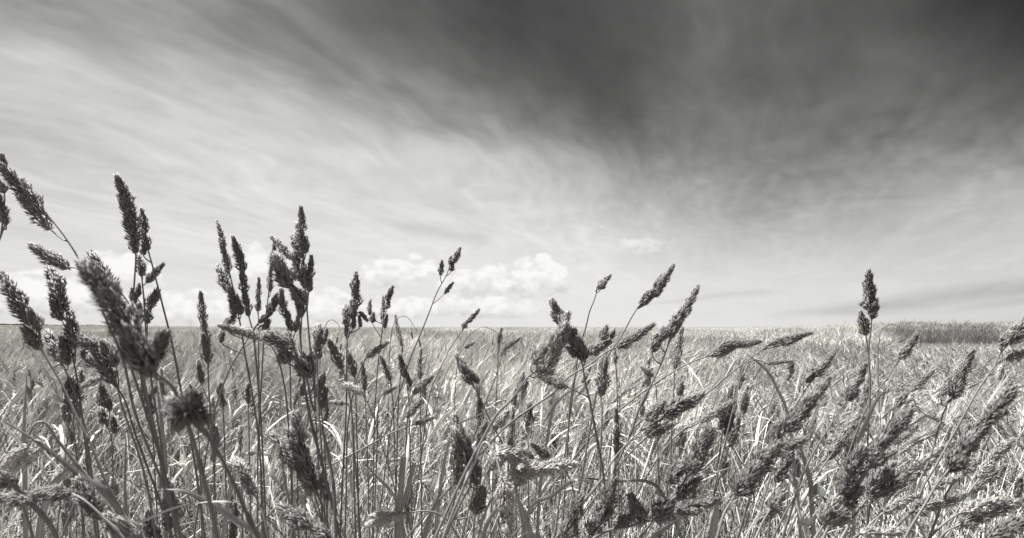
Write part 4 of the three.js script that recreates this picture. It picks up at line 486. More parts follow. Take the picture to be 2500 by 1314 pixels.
  ["slim level seed head pointing right on a long diagonal stalk under the horizon", [[0.3758,0.925,-0.85],[0.3548,0.9081,-0.8558],[0.3198,0.881,-0.8615],[0.2969,0.8596,-0.8673],[0.2367,0.8171,-0.8731],[0.1885,0.7775,-0.8788],[0.1399,0.7201,-0.8846],[-0.0309,0.4681,-0.9048],[-0.1269,0.216,-0.9162],[-0.1544,-0.02,-0.9195]], [[0.3758,0.925,-0.85,0.4163,0.9367,-0.862,0.0133],[0.4043,0.9333,-0.85,0.4349,0.9423,-0.8398,0.0097],[0.3949,0.9244,-0.85,0.4205,0.9346,-0.8451,0.0078]], 1.0, 0],
  ["thin level seed head lying on the lodged barley at right", [[0.4809,0.8824,-1.1],[0.4595,0.889,-1.0908],[0.4326,0.8821,-1.0816],[0.4118,0.8308,-1.0724],[0.3175,0.54,-1.0306],[0.2644,0.2492,-1.007],[0.2492,-0.02,-1.0003]], [[0.4809,0.8817,-1.1,0.5361,0.8864,-1.11,0.0101]], 1.0, 0],
  ["dark seed head leaning right above the blurred pale tipped one", [[0.4404,0.879,-0.85],[0.4222,0.8589,-0.8454],[0.3978,0.8278,-0.8408],[0.3758,0.7775,-0.8362],[0.2806,0.5053,-0.8164],[0.2271,0.2332,-0.8052],[0.2118,-0.02,-0.802]], [[0.4404,0.879,-0.85,0.4528,0.8999,-0.8433,0.0169],[0.4499,0.8895,-0.85,0.47,0.9156,-0.8482,0.0133],[0.4269,0.8713,-0.85,0.4446,0.8826,-0.8554,0.0097]], 1.0, 0],
  ["long blurred pale tipped seed head leaning right, middle of the right half", [[0.2595,0.8526,-0.56],[0.2487,0.835,-0.5664],[0.2366,0.8088,-0.5728],[0.2259,0.7726,-0.5791],[0.1616,0.5022,-0.6173],[0.1255,0.2318,-0.6388],[0.1152,-0.02,-0.6449]], [[0.2595,0.8526,-0.56,0.2764,0.8731,-0.5553,0.0167],[0.2717,0.8648,-0.56,0.2874,0.8886,-0.5526,0.0143],[0.285,0.8809,-0.56,0.3079,0.9013,-0.5682,0.0103],[0.2461,0.8394,-0.56,0.2542,0.8608,-0.5612,0.0135]], 0.95, 0],
  ["dark seed head leaning right behind the tall upright stalk at right", [[0.4278,0.8574,-0.75],[0.4141,0.8353,-0.754],[0.3878,0.7936,-0.758],[0.3754,0.7672,-0.762],[0.3564,0.7154,-0.766],[0.2831,0.465,-0.7815],[0.2418,0.2146,-0.7902],[0.23,-0.02,-0.7927]], [[0.4278,0.8574,-0.75,0.4386,0.8855,-0.7408,0.017],[0.4394,0.8759,-0.75,0.4487,0.9045,-0.7401,0.0128]], 0.92, 0],
  ["small neat seed head leaning right in front of the cut strip", [[0.5654,0.9055,-0.85],[0.5499,0.8786,-0.8538],[0.5231,0.8429,-0.8575],[0.5016,0.7955,-0.8613],[0.4827,0.7425,-0.8651],[0.4089,0.4826,-0.8798],[0.3674,0.2227,-0.8881],[0.3555,-0.02,-0.8905]], [[0.5653,0.9049,-0.85,0.5832,0.9274,-0.8485,0.0151],[0.5771,0.9191,-0.85,0.5884,0.9417,-0.8417,0.0115]], 1.0, 0],
  ["thin two part seed head leaning right in the lodged barley", [[0.6129,0.8531,-0.9],[0.5947,0.8241,-0.9088],[0.5717,0.773,-0.9175],[0.5596,0.6969,-0.9263],[0.5287,0.453,-0.9488],[0.5113,0.2091,-0.9614],[0.5064,-0.02,-0.965]], [[0.6128,0.8525,-0.9,0.653,0.8844,-0.9046,0.0134],[0.5893,0.8302,-0.9,0.6116,0.8506,-0.9059,0.0128]], 0.92, 0],
  ["tall twin seed head leaning right, right of the cut strip's middle", [[0.581,0.8553,-0.78],[0.5633,0.8326,-0.7717],[0.5375,0.7822,-0.7633],[0.5135,0.7487,-0.755],[0.4938,0.6967,-0.7467],[0.42,0.4529,-0.7155],[0.3784,0.209,-0.6979],[0.3665,-0.02,-0.6929]], [[0.5849,0.8569,-0.78,0.609,0.8922,-0.7899,0.0188],[0.5978,0.8821,-0.78,0.6073,0.9221,-0.7667,0.0144],[0.5716,0.8601,-0.78,0.6066,0.8986,-0.7918,0.0144]], 0.95, 0],
  ["forked seed head touching the right edge at the horizon, side head lower right", [[0.5914,0.9294,-0.7],[0.5788,0.9061,-0.6991],[0.5561,0.8772,-0.6982],[0.5276,0.8344,-0.6972],[0.4996,0.7923,-0.6963],[0.4774,0.76,-0.6954],[0.4612,0.7081,-0.6945],[0.3993,0.4603,-0.6909],[0.3645,0.2124,-0.6889],[0.3546,-0.02,-0.6884]], [[0.5889,0.9289,-0.7,0.6043,0.9461,-0.6973,0.0149],[0.598,0.9314,-0.7,0.6263,0.9633,-0.7015,0.0189],[0.5923,0.9119,-0.7,0.6333,0.9232,-0.71,0.0139]], 1.0, 0],
  ["very long blurred seed head leaning right near the right edge", [[0.3532,0.8349,-0.48],[0.3399,0.8264,-0.4754],[0.3257,0.812,-0.4707],[0.3048,0.7877,-0.4661],[0.1153,0.512,-0.4241],[0.0087,0.2363,-0.4005],[-0.0218,-0.02,-0.3937]], [[0.3531,0.8342,-0.48,0.3684,0.865,-0.4703,0.0164],[0.3657,0.851,-0.48,0.3948,0.8818,-0.4808,0.0157],[0.3832,0.8704,-0.48,0.406,0.9027,-0.4722,0.0129]], 0.92, 0],
  ["very thick blurred seed head leaning right with a bleached tip, lower right", [[0.1812,0.8173,-0.48],[0.168,0.8054,-0.4722],[0.1582,0.7882,-0.4644],[0.0314,0.5124,-0.4092],[-0.0399,0.2365,-0.3782],[-0.0602,-0.02,-0.3693]], [[0.1795,0.8169,-0.48,0.1971,0.8414,-0.4725,0.0198],[0.1933,0.8316,-0.48,0.2117,0.8586,-0.4691,0.0164],[0.2082,0.8471,-0.48,0.2364,0.862,-0.4727,0.0116]], 1.0, 0],
  ["large twin blurred seed head leaning right below the tall upright stalk", [[0.298,0.8062,-0.52],[0.2788,0.7885,-0.5162],[0.2653,0.7715,-0.5125],[0.0932,0.5015,-0.4646],[-0.0036,0.2314,-0.4377],[-0.0313,-0.02,-0.4301]], [[0.3136,0.828,-0.52,0.3246,0.854,-0.516,0.017],[0.3238,0.8473,-0.52,0.3431,0.8648,-0.5245,0.017],[0.3354,0.8585,-0.52,0.35,0.8774,-0.5163,0.0133],[0.2854,0.8038,-0.52,0.2983,0.8287,-0.52,0.0177],[0.2942,0.82,-0.52,0.3042,0.8476,-0.5131,0.0162],[0.2902,0.7955,-0.52,0.3023,0.8109,-0.5178,0.0148]], 0.92, 0],
  ["short fat seed head beside the broad leaves near the bottom right", [[0.2601,0.787,-0.5],[0.2472,0.7792,-0.4904],[0.0072,0.5065,-0.4358],[-0.1278,0.2338,-0.4051],[-0.1664,-0.02,-0.3964]], [[0.2594,0.7863,-0.5,0.2704,0.8087,-0.4954,0.017]], 1.34, 0],
  ["pair of dark seed heads leaning right under the large blurred twin", [[0.3262,0.7924,-0.55],[0.3064,0.7774,-0.5403],[0.291,0.7652,-0.5306],[0.0553,0.4974,-0.4771],[-0.0773,0.2296,-0.4469],[-0.1152,-0.02,-0.4383]], [[0.3281,0.7935,-0.55,0.3577,0.8221,-0.5565,0.0172],[0.3396,0.7954,-0.55,0.3767,0.8239,-0.5517,0.0133]], 0.92, 0],
  ["pale combed seed head leaning right low down, below the dark pair", [[0.4047,0.7509,-0.65],[0.3869,0.7422,-0.6438],[0.3691,0.7279,-0.6376],[0.145,0.4731,-0.5866],[0.0188,0.2184,-0.558],[-0.0172,-0.02,-0.5498]], [[0.4047,0.7505,-0.65,0.4414,0.7679,-0.6493,0.0129]], 1.68, 0],
  ["woolly seed head leaning right beneath the very long blurred one", [[0.4033,0.7682,-0.6],[0.3949,0.7535,-0.6087],[0.3869,0.7349,-0.6174],[0.2978,0.4777,-0.6688],[0.2476,0.2205,-0.6978],[0.2333,-0.02,-0.706]], [[0.4024,0.7674,-0.6,0.4256,0.7786,-0.5914,0.0153],[0.4233,0.7733,-0.6,0.4616,0.7807,-0.6077,0.0128]], 1.34, 0],
  ["glossy pale seed head lying level near the bottom right corner", [[0.4139,0.7815,-0.55],[0.3972,0.7729,-0.5486],[0.3802,0.7594,-0.5473],[0.1464,0.4936,-0.526],[0.0148,0.2278,-0.514],[-0.0228,-0.02,-0.5106]], [[0.4139,0.7812,-0.55,0.4536,0.7932,-0.5499,0.0133]], 1.85, 0],
  ["toothed seed head lying level, lowest long one in the bottom right corner", [[0.4112,0.7707,-0.55],[0.4023,0.7612,-0.5567],[0.3987,0.7479,-0.5634],[0.341,0.4861,-0.6157],[0.3085,0.2244,-0.6452],[0.2992,-0.02,-0.6536]], [[0.4111,0.77,-0.55,0.4419,0.7823,-0.5473,0.0141],[0.4363,0.7786,-0.55,0.473,0.7924,-0.5502,0.0125]], 1.34, 0],
  ["bleached thin seed head flat along the bottom edge at right", [[0.3497,0.7453,-0.6],[0.3455,0.7413,-0.6038],[0.3387,0.7281,-0.6075],[0.2332,0.4733,-0.6585],[0.1739,0.2184,-0.6871],[0.1569,-0.02,-0.6953]], [[0.3497,0.7453,-0.6,0.3823,0.7441,-0.6094,0.0111],[0.3702,0.7465,-0.6,0.3964,0.7492,-0.5968,0.0094]], 2.02, 0],
  ["dark blurred seed head cut off by the bottom right corner", [[0.3319,0.8037,-0.42],[0.3305,0.7914,-0.4266],[0.3057,0.5144,-0.482],[0.2917,0.2374,-0.5132],[0.2878,-0.02,-0.5221]], [[0.3312,0.8032,-0.42,0.3486,0.8081,-0.4224,0.0137],[0.3422,0.8076,-0.42,0.3648,0.8146,-0.4221,0.0131]], 0.9, 0],
  ["pale striped seed heads behind the very long blurred one's base", [[0.4545,0.8033,-0.6],[0.4397,0.7906,-0.5981],[0.4239,0.7635,-0.5962],[0.2998,0.4962,-0.5812],[0.2299,0.229,-0.5727],[0.21,-0.02,-0.5703]], [[0.4545,0.8037,-0.6,0.4711,0.8187,-0.5975,0.0111],[0.4245,0.7897,-0.6,0.4458,0.8028,-0.5904,0.0094]], 1.68, 0],
  ["short pale seed head with two lobes above the bottom edge at right", [[0.2596,0.7694,-0.6],[0.2468,0.7568,-0.5926],[0.2372,0.7462,-0.5852],[0.0477,0.485,-0.533],[-0.0588,0.2238,-0.5036],[-0.0893,-0.02,-0.4952]], [[0.2596,0.7698,-0.6,0.2716,0.788,-0.5931,0.0128],[0.2459,0.7579,-0.6,0.2697,0.7677,-0.6042,0.0119]], 1.43, 0],
  ["shadowed seed head behind the very thick bleached tipped one", [[0.2883,0.7824,-0.65],[0.2807,0.7609,-0.6451],[0.2726,0.727,-0.6402],[0.224,0.4725,-0.6109],[0.1967,0.2181,-0.5944],[0.1888,-0.02,-0.5897]], [[0.2883,0.7828,-0.65,0.3022,0.8164,-0.6411,0.0166]], 0.9, 0],
  ["pale crumbly seed head leaning left in the lower left grass", [[-0.3027,0.7564,-0.7],[-0.2887,0.7381,-0.6917],[-0.277,0.712,-0.6834],[-0.1878,0.4628,-0.6335],[-0.1377,0.2136,-0.6055],[-0.1233,-0.02,-0.5975]], [[-0.3131,0.7751,-0.7,-0.3294,0.7939,-0.706,0.0149],[-0.3017,0.7555,-0.7,-0.3207,0.7779,-0.7077,0.0169]], 1.51, 0],
  ["small dark seed head on a thin stalk right of the blurred ball", [[-0.4952,0.8286,-1.0],[-0.4932,0.811,-1.0034],[-0.4855,0.7085,-1.0068],[-0.4707,0.4605,-1.0134],[-0.4624,0.2125,-1.0171],[-0.46,-0.02,-1.0182]], [[-0.4967,0.832,-1.0,-0.4947,0.8557,-0.9963,0.0156],[-0.4904,0.8169,-1.0,-0.4925,0.8337,-0.9969,0.0121]], 1.0, 0],
  ["tiny dark spike behind the blurred ball, leaning left", [[-0.5933,0.8217,-1.1],[-0.5855,0.7907,-1.0959],[-0.5731,0.6881,-1.0917],[-0.5498,0.4473,-1.084],[-0.5367,0.2064,-1.0796],[-0.533,-0.02,-1.0783]], [[-0.5933,0.821,-1.1,-0.6057,0.8445,-1.0992,0.0109]], 1.0, 0],
  ["dim upright seed head in the barley under the middle clump", [[-0.4488,0.8217,-1.0],[-0.4437,0.7921,-0.9932],[-0.4349,0.7134,-0.9863],[-0.4126,0.4637,-0.9689],[-0.4001,0.214,-0.9591],[-0.3965,-0.02,-0.9564]], [[-0.4488,0.821,-1.0,-0.4512,0.8555,-0.9987,0.0128]], 1.0, 0],
  ["tiny hanging dark spike low under the middle clump", [[-0.5054,0.7334,-1.1],[-0.5006,0.7093,-1.0953],[-0.4941,0.6521,-1.0905],[-0.4736,0.4238,-1.0754],[-0.4621,0.1956,-1.0669],[-0.4588,-0.02,-1.0645]], [[-0.5054,0.7334,-1.1,-0.5109,0.7657,-1.1116,0.0117]], 1.0, 0],
];
function seedCluster(b, r, base, tip, width, k, fine) {
  const D = V(0, 0, 0).subVectors(tip, base), len = D.length(); D.normalize();
  const U = V(0, 1, 0).cross(D); if (U.lengthSq() < 0.01) U.set(1, 0, 0).cross(D); U.normalize(); const W = V(0, 0, 0).crossVectors(D, U);
  const R = width * 0.53, L = clamp(width * 0.42, 0.0048, 0.0086), bow = (r() - 0.5) * 0.12 * len, n = Math.round(clamp(len / R * 29, 36, 125)), slim = 0.8 + r() * 0.5;
  const rad = V(0, 0, 0), tang = V(0, 0, 0), o = V(0, 0, 0), d = V(0, 0, 0), T = V(0, 0, 0), W2 = V(0, 0, 0);
  const lump = r() * 6.28;
  for (let i = 0; i < n; i++) {
    const t = Math.pow((i + r() * 0.9) / n, 0.92) * 0.93, ph = i * 2.39996 + (r() - 0.5) * 0.7;
    const prof = t < 0.26 ? Math.sqrt(0.16 + 0.84 * t / 0.26) : Math.pow(1 - (t - 0.26) / 0.74, 0.62) * 0.94 + 0.06;
    const lobes = 1 + 0.2 * Math.sin(t * len / R * 3.1 + lump + (Math.cos(ph) > 0 ? 1.6 : 0));
    const rr = R * prof * lobes;
    rad.copy(U).multiplyScalar(Math.cos(ph)).addScaledVector(W, Math.sin(ph)); tang.crossVectors(D, rad);
    const tonek = k * (0.72 + r() * 0.56), warm = 1 + (r() - 0.5) * 0.1, c = [SEED[0] * tonek * warm, SEED[1] * tonek, SEED[2] * tonek / warm];
    const open = mix(0.85, 0.26, t) * (0.6 + r() * 0.6), m = 3;
    for (let f = 0; f < m; f++) {
      const fan = m === 1 ? 0 : (f / (m - 1) - 0.5), al = open + fan * 0.42;
      const inner = Math.max(0.06 * R, rr - L * Math.sin(open) * 0.95);
      o.copy(base).addScaledVector(D, t * len - L * 0.3).addScaledVector(rad, inner).addScaledVector(U, bow * 4 * t * (1 - t)).addScaledVector(tang, (r() - 0.5) * 0.25 * R);
      d.copy(D).multiplyScalar(Math.cos(al)).addScaledVector(rad, Math.sin(al)).addScaledVector(tang, (r() - 0.5) * 0.55).normalize();
      W2.crossVectors(d, rad).normalize(); T.crossVectors(W2, d).normalize();
      b.grain(o, d, W2, T, L * (0.75 + r() * 0.55), L * 0.095 * slim, L * 0.06 * slim, -0.06 + r() * 0.1, c, fine);
    }
    // inner scales fill the heart of the cluster
    if (i % 2 === 0) { o.copy(base).addScaledVector(D, t * len).addScaledVector(rad, rr * 0.25).addScaledVector(U, bow * 4 * t * (1 - t)); d.copy(D).addScaledVector(rad, 0.35).normalize(); W2.crossVectors(d, rad).normalize(); T.crossVectors(W2, d).normalize(); b.grain(o, d, W2, T, L * 1.1, L * 0.22, L * 0.16, 0, c, false); }
  }
}
function nearestOn(pts, p) { let best = 0, bd = 1e9; pts.forEach((q, i) => { const d = q.distanceTo(p) + Math.max(0, q.y - p.y) * 1.5; if (d < bd) { bd = d; best = i; } }); return [best, bd]; }
function grassStalk(seed, stem, clusters, k, label, group) {
  const r = rngOf(seed), root = stem[stem.length - 1], t = new THREE.Group();
  t.name = numbered('grass_stalk'); t.position.set(root[0], 0, root[2]); scene.add(t);
  tag(t, label, 'grass stalk', group);
  const local = (p) => V(p[0] - root[0], p[1], p[2] - root[2]), pts = curve(stem.map(local), Math.max(18, stem.length * 6));
  const near = -stem[0][2], sk = 0.85 + r() * 0.4, col = shadeOf(STALK, sk * mix(1, k, 0.6)), b = new Build();
  const rTop = 0.0007, rLow = near < 0.5 ? 0.00105 : 0.0013;
  b.tube(pts, (u) => mix(rTop, rLow, Math.min(1, u * 2.2)), 6, col);
  b.mesh('stem', stemMat, t);
  // swollen joints where the sheaths begin
  for (const f of [0.45 + r() * 0.12, 0.75 + r() * 0.1]) { const nb = new Build(), i = Math.round(f * (pts.length - 1)), d = V(0, 0, 0).subVectors(pts[i - 1], pts[i + 1]).normalize(); nb.tube([-1, -0.4, 0.4, 1].map((s) => pts[i].clone().addScaledVector(d, s * 0.004)), (u) => rLow * 0.95 + 0.0005 * Math.sin(Math.PI * u), 6, shadeOf(col, 0.8)); nb.mesh('stem_joint', stemMat, t); }
  clusters.forEach((c, i) => {
    const base = V(c[0] - root[0], c[1], c[2] - root[2]), tip = V(c[3] - root[0], c[4], c[5] - root[2]);
    const [at, dist] = nearestOn(pts, base), D = V(0, 0, 0).subVectors(tip, base);
    const br = new Build(), run = Math.min(pts.length - 1, at + (dist > 0.006 ? 3 : 1));
    const from = pts[run], q = [from, base.clone().lerp(from, 0.45).addScaledVector(D, -0.12), base, base.clone().addScaledVector(D, 0.5), base.clone().addScaledVector(D, 0.9)];
    br.tube(curve(q, 12), (u) => mix(0.0009, 0.0003, u), 5, col);
    br.mesh('branch', stemMat, t);
    const s = new Build(); seedCluster(s, r, base, tip, c[6], k, near < 0.64);
    s.mesh('seed_cluster', seedMat, t);
  });
  // a long leaf hanging from a joint
  if (near > 0.62 && r() < 0.7) {
    const i = Math.round((0.8 + r() * 0.12) * (pts.length - 1)), p = pts[i], a = r() * 6.28, L = 0.14 + r() * 0.16, lp = []; let an = 0.35 + r() * 0.3, px = 0, py = 0;
    for (let s = 0; s <= 9; s++) { lp.push(V(p.x + Math.cos(a) * px, p.y + py, p.z + Math.sin(a) * px)); px += Math.sin(an) * L / 9; py += Math.cos(an) * L / 9; an += (0.12 + r() * 0.2); }
    const w = 0.003 + r() * 0.003, lb = new Build(); lb.ribbon(lp, (u) => w * (1 - Math.pow(u, 2.2)) + 0.0003, V(-Math.sin(a), 0, Math.cos(a)), 0.15, shadeOf(BLADE, 0.6 + r() * 0.6), r() * 2 - 1);
    lb.mesh('leaf', leafMat, t);
  }
  return t;
}
STALKS.forEach(([label, stem, clusters, k], i) => grassStalk(2000 + i * 13, stem, clusters, k, label));

// more of the same grass further back, small among the barley
{
  const r = rngOf(1234);
  for (let i = 0; i < 84; i++) {
    const d = 1.0 + r() * 1.5, x = (r() * 2 - 1) * d * 0.86, top = 0.58 + r() * 0.27, lean = (x > 0 ? 0.2 + r() * 0.5 : (r() - 0.6) * 0.4) * 0.35, a = [x, top, -d];
    const stem = [a, [x - lean * 0.25, top * 0.8, -d], [x - lean * 0.6, top * 0.45, -d], [x - lean * 0.8, 0, -d]], cl = [], n = 2 + Math.floor(r() * 3); let y = top - 0.03;
    for (let k = 0; k < n; k++) { const h = 0.02 + r() * 0.025, bx = x + (r() - 0.5) * 0.012 + lean * 0.1 * k * 0; cl.push([bx - lean * 0.02 * k, y - 0.012, -d + (r() - 0.5) * 0.01, bx + lean * 0.08 + (r() - 0.5) * 0.01, y + h, -d + (r() - 0.5) * 0.02, 0.013 + r() * 0.008]); y -= 0.022; }
    grassStalk(5000 + i * 7, stem, cl, 0.8 + r() * 1.1, 'small dim seed head deep in the crop behind the front stalks', 'small seed heads deep in the crop');
  }
}

{
  const r = rngOf(4321);
  for (let i = 0; i < 20; i++) {
    const right = i % 4 !== 0, d = 0.72 + r() * 0.6, x = (right ? 0.08 + r() * 0.8 : -r() * 0.85) * d, top = EYE - d * (0.13 + r() * 0.22), s = right ? 0.35 + r() * 0.7 : (r() - 0.7) * 0.5, c = Math.cos(s), q = Math.sin(s);
    const stem = [[x, top, -d], [x - q * 0.08, top - c * 0.08, -d], [x - q * 0.2, top - 0.24, -d - 0.01], [x - q * 0.27, 0, -d - 0.02]], cl = [], n = 2 + Math.floor(r() * 2), w = 0.013 + r() * 0.007;
    for (let k = 0; k < n; k++) { const u = -0.03 * k, h = 0.03 + r() * 0.02, o = (r() - 0.5) * 0.012; cl.push([x + q * u + o, top + c * u, -d, x + q * (u + h) + o, top + c * (u + h), -d + (r() - 0.5) * 0.02, w]); }
    grassStalk(6000 + i * 11, stem, cl, 0.9 + r() * 0.8, right ? 'seed head half hidden low among the leaning stalks at right' : 'seed head half hidden low among the upright stalks at left', right ? 'half hidden seed heads at right' : 'half hidden seed heads at left');
  }
}

// ---------------------------------------------------------------- single leaf blades that stand out
// [label, path, width, tone, grows from the ground]
const BLADES = [
  ["broad pale upright leaf blade at the left edge", [[-0.6069,0.6888,-0.75],[-0.6136,0.7551,-0.75],[-0.6202,0.8206,-0.75],[-0.6225,0.9029,-0.75]], 0.0096, 1.02, 1],
  ["short wide pale blade lying diagonally at lower left", [[-0.6206,0.7314,-0.8],[-0.6005,0.7554,-0.8],[-0.5778,0.7822,-0.8]], 0.0125, 1.07, 0],
  ["pale ribbon blade arching down to the right near the bottom left", [[-0.3199,0.8016,-0.55],[-0.3021,0.7997,-0.55],[-0.275,0.7873,-0.55],[-0.2536,0.7743,-0.55],[-0.2284,0.7555,-0.55]], 0.0059, 1.15, 0],
  ["thin pale stem arching right across the lower left stalks", [[-0.3236,0.7758,-0.5],[-0.2991,0.7932,-0.5],[-0.274,0.8021,-0.5],[-0.2409,0.8054,-0.5],[-0.2278,0.8041,-0.5]], 0.0028, 1.15, 0],
  ["long grey blade sweeping down to the right from the left edge", [[-0.4418,0.8773,-0.5],[-0.3961,0.8505,-0.5],[-0.3602,0.8244,-0.5],[-0.3405,0.8134,-0.5],[-0.3245,0.7903,-0.5],[-0.3164,0.7706,-0.5]], 0.0057, 0.9, 0],
  ["thin blade rising right across the left stalk bases", [[-0.5694,0.7447,-0.8],[-0.5125,0.757,-0.8],[-0.4525,0.7677,-0.8],[-0.4309,0.7763,-0.8]], 0.0045, 0.98, 0],
  ["pale crooked blade folded over at the middle of the field", [[0.0373,0.7314,-0.8],[0.0471,0.7957,-0.8],[0.0574,0.8419,-0.8],[0.0715,0.8578,-0.8],[0.1035,0.8754,-0.8]], 0.0051, 0.9, 1],
  ["pale straw blade slanting up right at centre", [[-0.0874,0.7959,-0.9],[-0.0563,0.8143,-0.9],[-0.0188,0.8333,-0.9]], 0.0057, 1.07, 0],
  ["upright bleached blade snapped off flat at centre left", [[-0.1592,0.684,-0.85],[-0.1583,0.7234,-0.85],[-0.1555,0.7655,-0.85]], 0.0109, 1.15, 1],
  ["pale blade leaning right beside the snapped upright one", [[-0.1598,0.684,-0.85],[-0.151,0.7121,-0.85],[-0.1396,0.7575,-0.85]], 0.0078, 1.11, 1],
  ["grey blade slanting down right beside the diagonal dark stalk", [[-0.2171,0.762,-0.85],[-0.193,0.7376,-0.85],[-0.1643,0.7037,-0.85]], 0.006, 1.0, 0],
  ["pale blade arching over to the right above the bottom centre", [[0.0205,0.7552,-0.65],[0.0446,0.7685,-0.65],[0.0671,0.7837,-0.65],[0.0814,0.7832,-0.65],[0.0938,0.7759,-0.65]], 0.0051, 1.15, 0],
  ["dark blade lying nearly level across the lower centre", [[0.08,0.7621,-0.75],[0.1289,0.7571,-0.75],[0.1834,0.7496,-0.75]], 0.0048, 0.55, 0],
  ["wide pale blade leaning left at the bottom centre", [[0.0204,0.7202,-0.65],[0.0133,0.7445,-0.65],[0.0022,0.7767,-0.65]], 0.0111, 1.11, 1],
  ["folded pale blade drooping to the right in the lodged barley", [[0.3377,0.9155,-0.85],[0.358,0.8995,-0.85],[0.3745,0.8819,-0.85],[0.3859,0.8585,-0.85],[0.3975,0.8294,-0.85]], 0.0054, 1.07, 0],
  ["pale curved blade with its tip bent right under the tall upright stalk", [[0.4053,0.8009,-0.7],[0.4151,0.8268,-0.7],[0.4245,0.8459,-0.7],[0.4386,0.8688,-0.7],[0.4547,0.8756,-0.7]], 0.0055, 1.11, 1],
  ["wide pale upright blade at the bottom edge right of centre", [[0.2002,0.7387,-0.6],[0.2029,0.7583,-0.6],[0.2078,0.7805,-0.6]], 0.0102, 1.11, 1],
  ["bent leaf stalk above the broad leaves at bottom right", [[0.4013,0.7182,-0.8],[0.4006,0.7463,-0.8],[0.3942,0.7715,-0.8],[0.3896,0.7903,-0.8]], 0.0074, 0.9, 0],
  ["thin bleached blade curving right from the thick blurred head", [[0.212,0.7755,-0.7],[0.2401,0.7807,-0.7],[0.264,0.7877,-0.7]], 0.003, 1.15, 0],
  ["twisted pale blade pointing left under the middle clump", [[-0.3419,0.7882,-0.75],[-0.3239,0.7912,-0.75],[-0.306,0.7973,-0.75]], 0.0064, 1.15, 0],
  ["dark diagonal blade crossing the lower left corner", [[-0.3647,0.8506,-0.42],[-0.3428,0.8311,-0.42],[-0.3174,0.8015,-0.42]], 0.0039, 0.6, 0],
  ["grey upright blade between the left stems", [[-0.4802,0.6888,-0.75],[-0.4873,0.7551,-0.75],[-0.4905,0.8257,-0.75]], 0.0064, 0.9, 1],
  ["pale upright blade behind the blurred ball", [[-0.4647,0.7421,-0.8],[-0.4749,0.8174,-0.8],[-0.4873,0.8831,-0.8]], 0.0062, 0.9, 1],
  ["long thin blade leaning left below the fuzzy blurred head", [[-0.2669,0.8245,-0.7],[-0.2704,0.7914,-0.7],[-0.2527,0.7062,-0.7]], 0.004, 0.9, 0],
  ["grey blade leaning right in the bottom centre shade", [[-0.1025,0.7062,-0.7],[-0.0911,0.7402,-0.7],[-0.0747,0.7821,-0.7]], 0.0065, 0.9, 1],
  ["pale blade crossing behind the bleached hanging head", [[-0.0334,0.7062,-0.7],[-0.0239,0.731,-0.7],[-0.0096,0.7471,-0.7]], 0.006, 1.07, 0],
  ["grey blade leaning right from the bottom edge near the four lobed head", [[0.1505,0.7202,-0.65],[0.1663,0.7338,-0.65],[0.1866,0.7458,-0.65]], 0.006, 0.9, 0],
  ["narrow bleached blade leaning left near the bottom right corner", [[0.447,0.721,-0.65],[0.4374,0.7423,-0.65],[0.4253,0.7595,-0.65]], 0.0046, 1.11, 0],
  ["long pale straw slanting up right in the right foreground", [[0.4421,0.7588,-0.7],[0.4726,0.7821,-0.7],[0.5081,0.8056,-0.7],[0.5385,0.8221,-0.7]], 0.0035, 1.15, 0],
  ["flat pale straw lying level above the dark pair of heads", [[0.4606,0.7811,-0.75],[0.4865,0.7821,-0.75],[0.5148,0.7801,-0.75]], 0.0037, 1.15, 0],
];
const veinMap = (() => {
  const W = 64, H = 256, px = new Uint8Array(W * H * 4), r = rngOf(6), cols = [...Array(W)].map(() => r());
  for (let y = 0; y < H; y++) for (let x = 0; x < W; x++) { const v = 205 + 40 * (cols[x] - 0.5) + 60 * (fbm(x * 0.2, y * 0.03 + 9, 3) - 0.5) - (Math.abs(x - 32) < 2 ? 14 : 0), o = (y * W + x) * 4; px[o] = px[o + 1] = px[o + 2] = clamp(v, 0, 255); px[o + 3] = 255; }
  const t = new THREE.DataTexture(px, W, H); t.colorSpace = THREE.SRGBColorSpace; t.magFilter = THREE.LinearFilter; t.wrapT = THREE.RepeatWrapping; t.needsUpdate = true; return t;
})();
const veinMat = new THREE.MeshPhysicalMaterial({ color: 0xffffff, map: veinMap, vertexColors: true, roughness: 0.55, transmission: 0.3, thickness: 0, specularIntensity: 0.7, side: THREE.DoubleSide });
function ribbonUV(g, n) { const uv = []; for (let k = 0; k <= n; k++) for (const u of [0, 0.5, 1]) uv.push(u, k / n * 4); g.setAttribute('uv', new THREE.Float32BufferAttribute(uv, 2)); }
BLADES.forEach(([label, path, w, k, rooted], i) => {
  const r = rngOf(7000 + i), P = path.map((p) => V(...p));
  // every blade runs on to the ground from its lower end
  const lowFirst = P[0].y < P[P.length - 1].y; if (!lowFirst) P.reverse();
  const a = P[0], dx = clamp((P[0].x - P[1].x) * 1.2, -0.12, 0.12);
  const full = [V(a.x + dx * 1.7, -0.02, a.z - 0.03 + r() * 0.06), V(a.x + dx * 1.2, a.y * 0.45, a.z + (r() - 0.5) * 0.03), ...P], n = 40, pts = curve(full, n);
  const root = pts[0].clone(); root.y = 0; pts.forEach((p) => p.sub(root));
  const b = new Build(), blunt = /snapped/.test(label);
  b.ribbon(pts, (t) => w * 0.78 * Math.min(1, 0.45 + t * 1.6) * (blunt ? 1 : 1 - Math.pow(clamp((t - 0.62) / 0.38, 0, 1), 1.7)) + 0.0004, V(1, 0.1, 0.35 * (r() - 0.5)), 0.14, shadeOf(BLADE, k), (r() - 0.5) * 1.2);
  const t = b.mesh(numbered('leaf_blade'), veinMat); ribbonUV(t.geometry, n); t.position.copy(root);
  tag(t, label, 'leaf blade');
});

